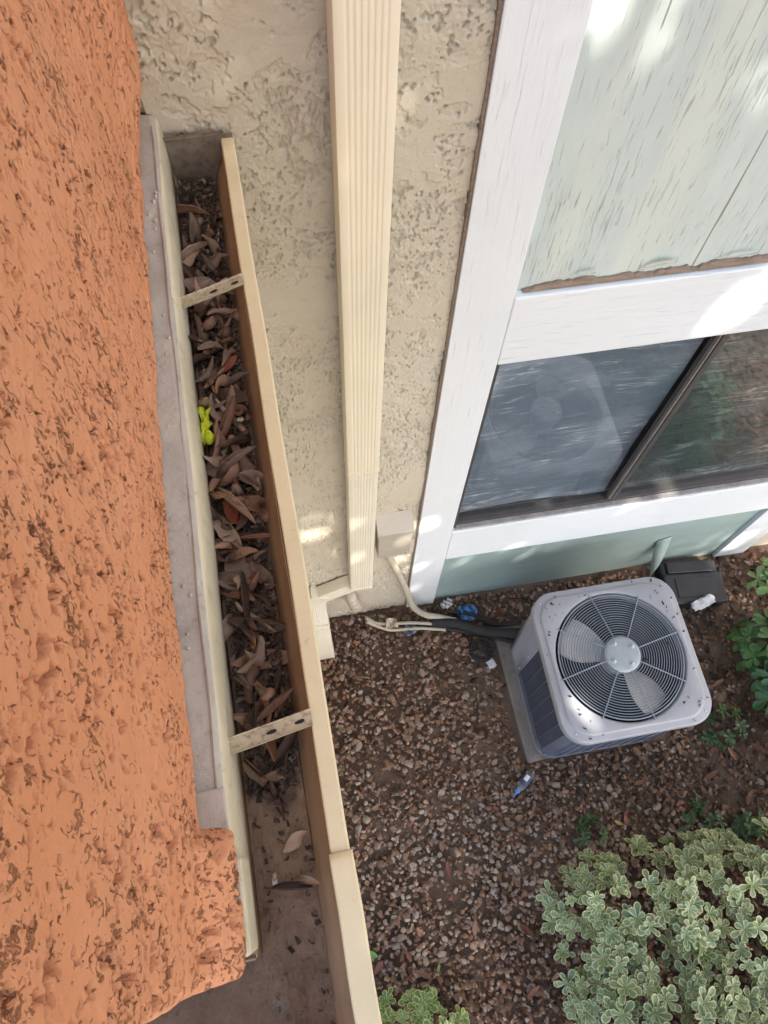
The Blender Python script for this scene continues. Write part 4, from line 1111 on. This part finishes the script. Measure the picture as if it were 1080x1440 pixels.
# twigs
for k in range(26):
    if k == 0: pts = [on_z(*q, .035) for q in ((597, 915), (575, 930), (570, 960))]
    else:
        cx_, cy_ = (rr.uniform(1.0, 2.2), rr.uniform(-.1, .25)) if k < 18 else (rr.uniform(0, 2.0), rr.uniform(-.6, 1.0))
        if abs(cx_-AX) < .4 and abs(cy_-AY) < .4: cy_ = .05
        a = rr.uniform(0, 6.28); l_ = rr.uniform(.05, .16); pts = [(cx_, cy_, .028), (cx_+l_*.5*math.cos(a), cy_+l_*.5*math.sin(a), .034), (cx_+l_*math.cos(a+.3), cy_+l_*math.sin(a+.3), .026)]
    o = MB().tube(smooth_path(pts, 5), .0018, 5).build('twig', M_twig, None, smooth=True)
    tag(o, 'thin bent twig reaching out from the black hoses' if k == 0 else 'thin dry twig lying on the ground', 'twig', None if k == 0 else 'dry twigs on the ground')

# ------------------------------------------------------------------ shrubs
def rosette(name, nleaf, L, Wd, seed, mats, rise=.55):
    q = random.Random(seed); V = []; F = []; MI = []
    for i in range(nleaf):
        a = 2.4*i+q.uniform(-.25, .25); inner = i/nleaf
        l = L*(1-.45*inner)*q.uniform(.85, 1.1); wd = Wd*(1-.35*inner)*q.uniform(.9, 1.1); el = rise*(.15+1.25*inner)+q.uniform(-.12, .12)
        prof = [(0, .12), (.4, .58), (.72, 1.0), (.92, .74), (1.0, .22)]
        n0 = len(V)
        for t, s in prof:
            droop = .16*t*t*l
            for u, inn in ((-1, 0), (-.70, 1), (0, 2), (.70, 1), (1, 0)):
                uu = u*s*wd/2; zc = .22*abs(uu)
                r_ = t*l
                xr = r_*math.cos(el); zr = r_*math.sin(el)-droop+zc
                V.append((xr*math.cos(a)-uu*math.sin(a), xr*math.sin(a)+uu*math.cos(a), zr+.003*i/nleaf))
        for r_ in range(4):
            for c_ in range(4):
                F.append((n0+r_*5+c_, n0+r_*5+c_+1, n0+r_*5+c_+6, n0+r_*5+c_+5)); MI.append(1 if (c_ in (0, 3) or r_ == 3) else 0)
    me = bpy.data.meshes.new(name); me.from_pydata(V, [], F); 
    for m_ in mats: me.materials.append(m_)
    me.polygons.foreach_set('material_index', MI); me.shade_smooth()
    return me
def shrub(label, loc, n, posf, meshes, nsingle, group=None, stemn=60, sc=(.62, 1.25), cat='shrub', droop=.5, name='shrub'):
    rt = thing(name, loc, label, cat, group); q = random.Random(sum(map(ord, label)))
    items = []
    for k in range(n):
        p, nrm = posf(q)
        rot = Vector(nrm).to_track_quat('Z', 'Y') @ Euler((0, 0, q.uniform(0, 6.28))).to_quaternion()
        items.append((p, rot, q.uniform(*sc), q.randrange(len(meshes))))
    def seen(t):
        v = np.array(t[0])-CAMP; z = -v@R_BACK; u = v@R_RIGHT/z*FP+540; w_ = -v@R_UP/z*FP+720
        return -t[0][2]+(5 if not (0 < u < 1080 and 0 < w_ < 1440) else 0)
    items.sort(key=seen)
    rest = items[nsingle:]
    for p, rot, s, k in items[:nsingle]:
        o = link('leaf_rosette', meshes[k], None, rt); o.location = Vector(p)-rt.location; o.rotation_mode = 'QUATERNION'; o.rotation_quaternion = rot; o.scale = (s,)*3
    if rest:
        Vs, Fs, Ms, Rs = [], [], [], []; off = 0
        dat = [(np.array([v.co for v in me.vertices]), np.array([list(p.vertices) for p in me.polygons]), np.array([p.material_index for p in me.polygons])) for me in meshes]
        for p, rot, s, k in rest:
            V0, F0, M0 = dat[k]; V = V0 @ np.array(rot.to_matrix()).T*s+np.array(Vector(p)-rt.location)
            Vs.append(V); Fs.append(F0+off); Ms.append(M0); Rs.append(np.full(len(V), q.random())); off += len(V)
        o = raw_mesh('foliage', np.concatenate(Vs), np.concatenate(Fs), list(meshes[0].materials), rt, True)
        o.data.polygons.foreach_set('material_index', np.concatenate(Ms).astype(np.int32)); tag(o, kind='stuff')
        o.data.attributes.new('rnd', 'FLOAT', 'POINT').data.foreach_set('value', np.concatenate(Rs).astype(np.float32))
    sm_ = MB(); base = Vector((loc[0], loc[1], 0))
    for p, rot, s, k in items[::max(1, len(items)//stemn)]:
        P = Vector(p); b0 = base+Vector((q.uniform(-.12, .12)+(P.x-base.x)*.35, q.uniform(-.12, .12)+(P.y-base.y)*.35, 0))
        mid = b0.lerp(P, .55)+Vector((q.uniform(-.05, .05), q.uniform(-.05, .05), -.04))
        sm_.tube(smooth_path([b0, mid, P], 4), .004, 5)
    sm_.build('stems', M_bark, rt, smooth=True)
    return rt
RV = [rosette('leaf_rosette', 9+k % 3, .052, .025, 100+k, [M_var, M_edge]) for k in range(7)]
RV2 = [rosette('leaf_rosette', 9, .050, .026, 120+k, [M_var2, M_edge2]) for k in range(4)]
RGl = [rosette('leaf_rosette', 7, .095, .042, 140+k, [M_gloss, M_gloss], .35) for k in range(4)]
RWd = [rosette('leaf_rosette', 8, .045, .018, 160+k, [M_weed, M_weed], .4) for k in range(3)]
# large variegated hedge: rounded block
HX0, HX1, HY0, HY1, HZ = .70, 2.6, -1.9, -.17, .62
hn_ = fnoise(64, 64, 3, 3, 90); hole = fnoise(64, 64, 2.6, 2.6, 91)
def hedge_pos(q):
    while True:
        x = q.uniform(HX0, HX1); y = q.uniform(HY0, HY1)
        ex = min(x-HX0, HX1-x); ey = min(y-HY0, HY1-y)
        rx = max(0, 1-ex/.20); ry = max(0, 1-ey/.16)
        e = math.hypot(rx, ry)
        if e > 1: continue
        i = int((x-HX0)/(HX1-HX0)*63); j = int((y-HY0)/(HY1-HY0)*63)
        # sparse interior hollow as in the hedge's middle
        dn = (math.hypot((x-1.35)/.42, (y+.62)/.30))
        if dn < 1 and q.random() < .50*(1-dn*.5)+.3*(hole[j, i] > .2): continue
        if hole[j, i] > 1.1 and q.random() < .8: continue
        dep = abs(q.gauss(0, .07)) if q.random() < .75 else q.uniform(0, .3)
        z = HZ*(1-.55*e**2.4)+.05*hn_[j, i]-dep
        if z < .06: continue
        sgx = -1 if x-HX0 < HX1-x else 1; sgy = -1 if y-HY0 < HY1-y else 1
        nrm = (sgx*rx*.9+q.gauss(0, .28), sgy*ry*.9+q.gauss(0, .28), 1.0)
        return (x, y, z), nrm
hg = shrub('large grey green variegated shrub with cream leaf edges beside the gravel', (1.5, -1.0, 0), 2050, hedge_pos, RV, 300, stemn=110)
# make the ones that show largest in the picture single parts
def clump_pos(cx, cy, rx, ry, hz, zmin=.05):
    def f(q):
        while True:
            u, v_ = q.uniform(-1, 1), q.uniform(-1, 1)
            if u*u+v_*v_ < 1: break
        e = math.sqrt(u*u+v_*v_)
        z = max(zmin, hz*(1-.7*e*e)-abs(q.gauss(0, .05)))
        return (cx+u*rx, cy+v_*ry, z), (u*.8+q.gauss(0, .25), v_*.8+q.gauss(0, .25), 1)
    return f
q = on_z(585, 1440, .45)
shrub('low variegated plant with yellow edged leaves beneath the gutter lip', (q[0], q[1]-.12, 0), 90, clump_pos(q[0], q[1]-.13, .20, .20, .45), RV2, 90, stemn=25)
q = on_z(1105, 935, .45)
shrub('glossy green leafy bush to the right of the air conditioner', (q[0]+.15, q[1], 0), 70, clump_pos(q[0]+.17, q[1]-.02, .25, .30, .52), RGl, 70, stemn=25)
q = on_z(1085, 800, .3)
shrub('small yellow green sprig by the wall right of the black box', (q[0]+.06, q[1], 0), 9, clump_pos(q[0]+.06, q[1], .08, .10, .3), [rosette('leaf_rosette', 6, .08, .035, 171, [M_var2, M_var2], .3)], 9, stemn=5)
for px, py, n_, lab in ((1000, 1160, 16, 'dark green weed behind the large variegated shrub'), (838, 1168, 4, 'tiny green sprout at the gravel edge by the variegated shrub'), (1060, 1150, 10, 'leafy green weed at the end of the variegated shrub'), (1025, 1015, 14, 'dark low weed under the glossy green bush')):
    q = on_z(px, py, .1)
    shrub(lab, (q[0], q[1], 0), n_, clump_pos(q[0], q[1], .03+.006*n_, .03+.005*n_, .12, .03), RWd, n_, stemn=4, cat='weed', name='weed')

# ------------------------------------------------------------------ shade tree in the yard; sun reaches the wall through gaps carved in its crown
TD = 6.2
tgt = Vector((.62, .45, 2.05))
cc_ = tgt+Vector(SUN)*TD
tr = thing('shade_tree', (cc_.x, cc_.y, 0), 'leafy broad crowned shade tree standing in the yard', 'tree')
r = np.random.default_rng(5)
NL = 115000
Q = r.standard_normal((NL*2, 3)); Q /= np.linalg.norm(Q, axis=1)[:, None]; Q *= (r.random(NL*2)**(1/2.4))[:, None]
Q = Q[:NL]*np.array([3.0, 2.75, 2.15])
cl = fnoise(40, 40, 2, 2, 7)
P = Q+np.array(cc_)
# gaps carved in the crown along lines from chosen sun spots to the sun
spots = []
def ws(px, py, y, r_): spots.append((on_y(px, py, y), r_))
def gs(px, py, z, r_): spots.append((on_z(px, py, z), r_))
for px, py, r_ in ((884, 5, .020), (893, 25, .018), (899, 48, .010), (905, 72, .002), (868, -8, .016), (912, 0, .014), (930, -15, .014), (1058, 106, -.006), (1078, 120, -.008)): ws(px, py, YT+.026, r_)
for px, py, r_ in ((1030, 425, .010), (1046, 440, .012), (1010, 452, .002), (1042, 402, .000), (1076, 396, .004)): ws(px, py, YT, r_)
for px, py, r_ in ((432, 752, .006), (455, 753, .010), (446, 733, .002), (478, 727, .004), (425, 765, .002), (506, 757, .012), (490, 775, .012), (555, 755, .014), (520, 812, .01),
                   (597, 740, .020), (628, 776, .014), (612, 790, .016), (585, 797, .009), (590, 825, .012), (615, 800, .006), (675, 765, .014), (725, 770, .012), (660, 790, .009), (640, 800, .007), (745, 785, .007),
                   (770, 772, .012), (790, 768, .009), (985, 785, .01), (1042, 755, .012), (1030, 768, .010), (800, 705, .012), (960, 690, .012), (880, 715, .01), (565, 790, .010)): ws(px, py, YT, r_)
gs(631, 900, .02, .016); gs(828, 1008, .645, .010); gs(640, 885, .02, .008)
hl = .0295
keep = np.ones(NL, bool)
for pt, r_ in spots:
    D_ = P-pt; t = D_ @ np.array(SUN); dist = np.linalg.norm(D_-t[:, None]*np.array(SUN), axis=1)
    keep &= dist > r_+hl
P = P[keep]; NL = len(P)
rv = r.standard_normal((NL, 3)); rv /= np.linalg.norm(rv, axis=1)[:, None]
nv_ = r.standard_normal((NL, 3))*.75+np.array([0, 0, .6]); nv_ /= np.linalg.norm(nv_, axis=1)[:, None]
av = np.cross(nv_, rv); av /= np.linalg.norm(av, axis=1)[:, None]; bv = np.cross(nv_, av)
Lf = r.uniform(.034, .047, NL)[:, None]; Wf = Lf*.5
V = np.stack([P-av*Lf, P-bv*Wf+nv_*.006, P+av*Lf, P+bv*Wf+nv_*.006], 1).reshape(-1, 3)-np.array([cc_.x, cc_.y, 0])
F = np.arange(NL*4).reshape(-1, 4)
cr = raw_mesh('crown', V, F, M_tree, tr, False)
cr.data.attributes.new('rnd', 'FLOAT', 'POINT').data.foreach_set('value', np.repeat(r.random(NL), 4).astype(np.float32))
tag(cr, kind='stuff')
tb = MB(); c0 = Vector((cc_.x, cc_.y, 0))
tp = smooth_path([c0, c0+Vector((.08, .05, 1.6)), c0+Vector((-.05, .02, cc_.z-1.2)), c0+Vector((0, 0, cc_.z+.6))], 6)
for i in range(len(tp)-1): tb.tube([tp[i], tp[i+1]], .16-.11*i/len(tp), 10)
tb.build('trunk', M_bark, tr, smooth=True)
rr = random.Random(9)
for k in range(9):
    a = k*2.4; s0 = tp[8+k % 6]; e = c0+Vector((1.7*math.cos(a), 1.6*math.sin(a), cc_.z+rr.uniform(-.4, 1.0)))
    MB().tube(smooth_path([s0, s0.lerp(e, .5)+Vector((0, 0, .2)), e], 5), .035, 7).build('limb', M_bark, tr, smooth=True)
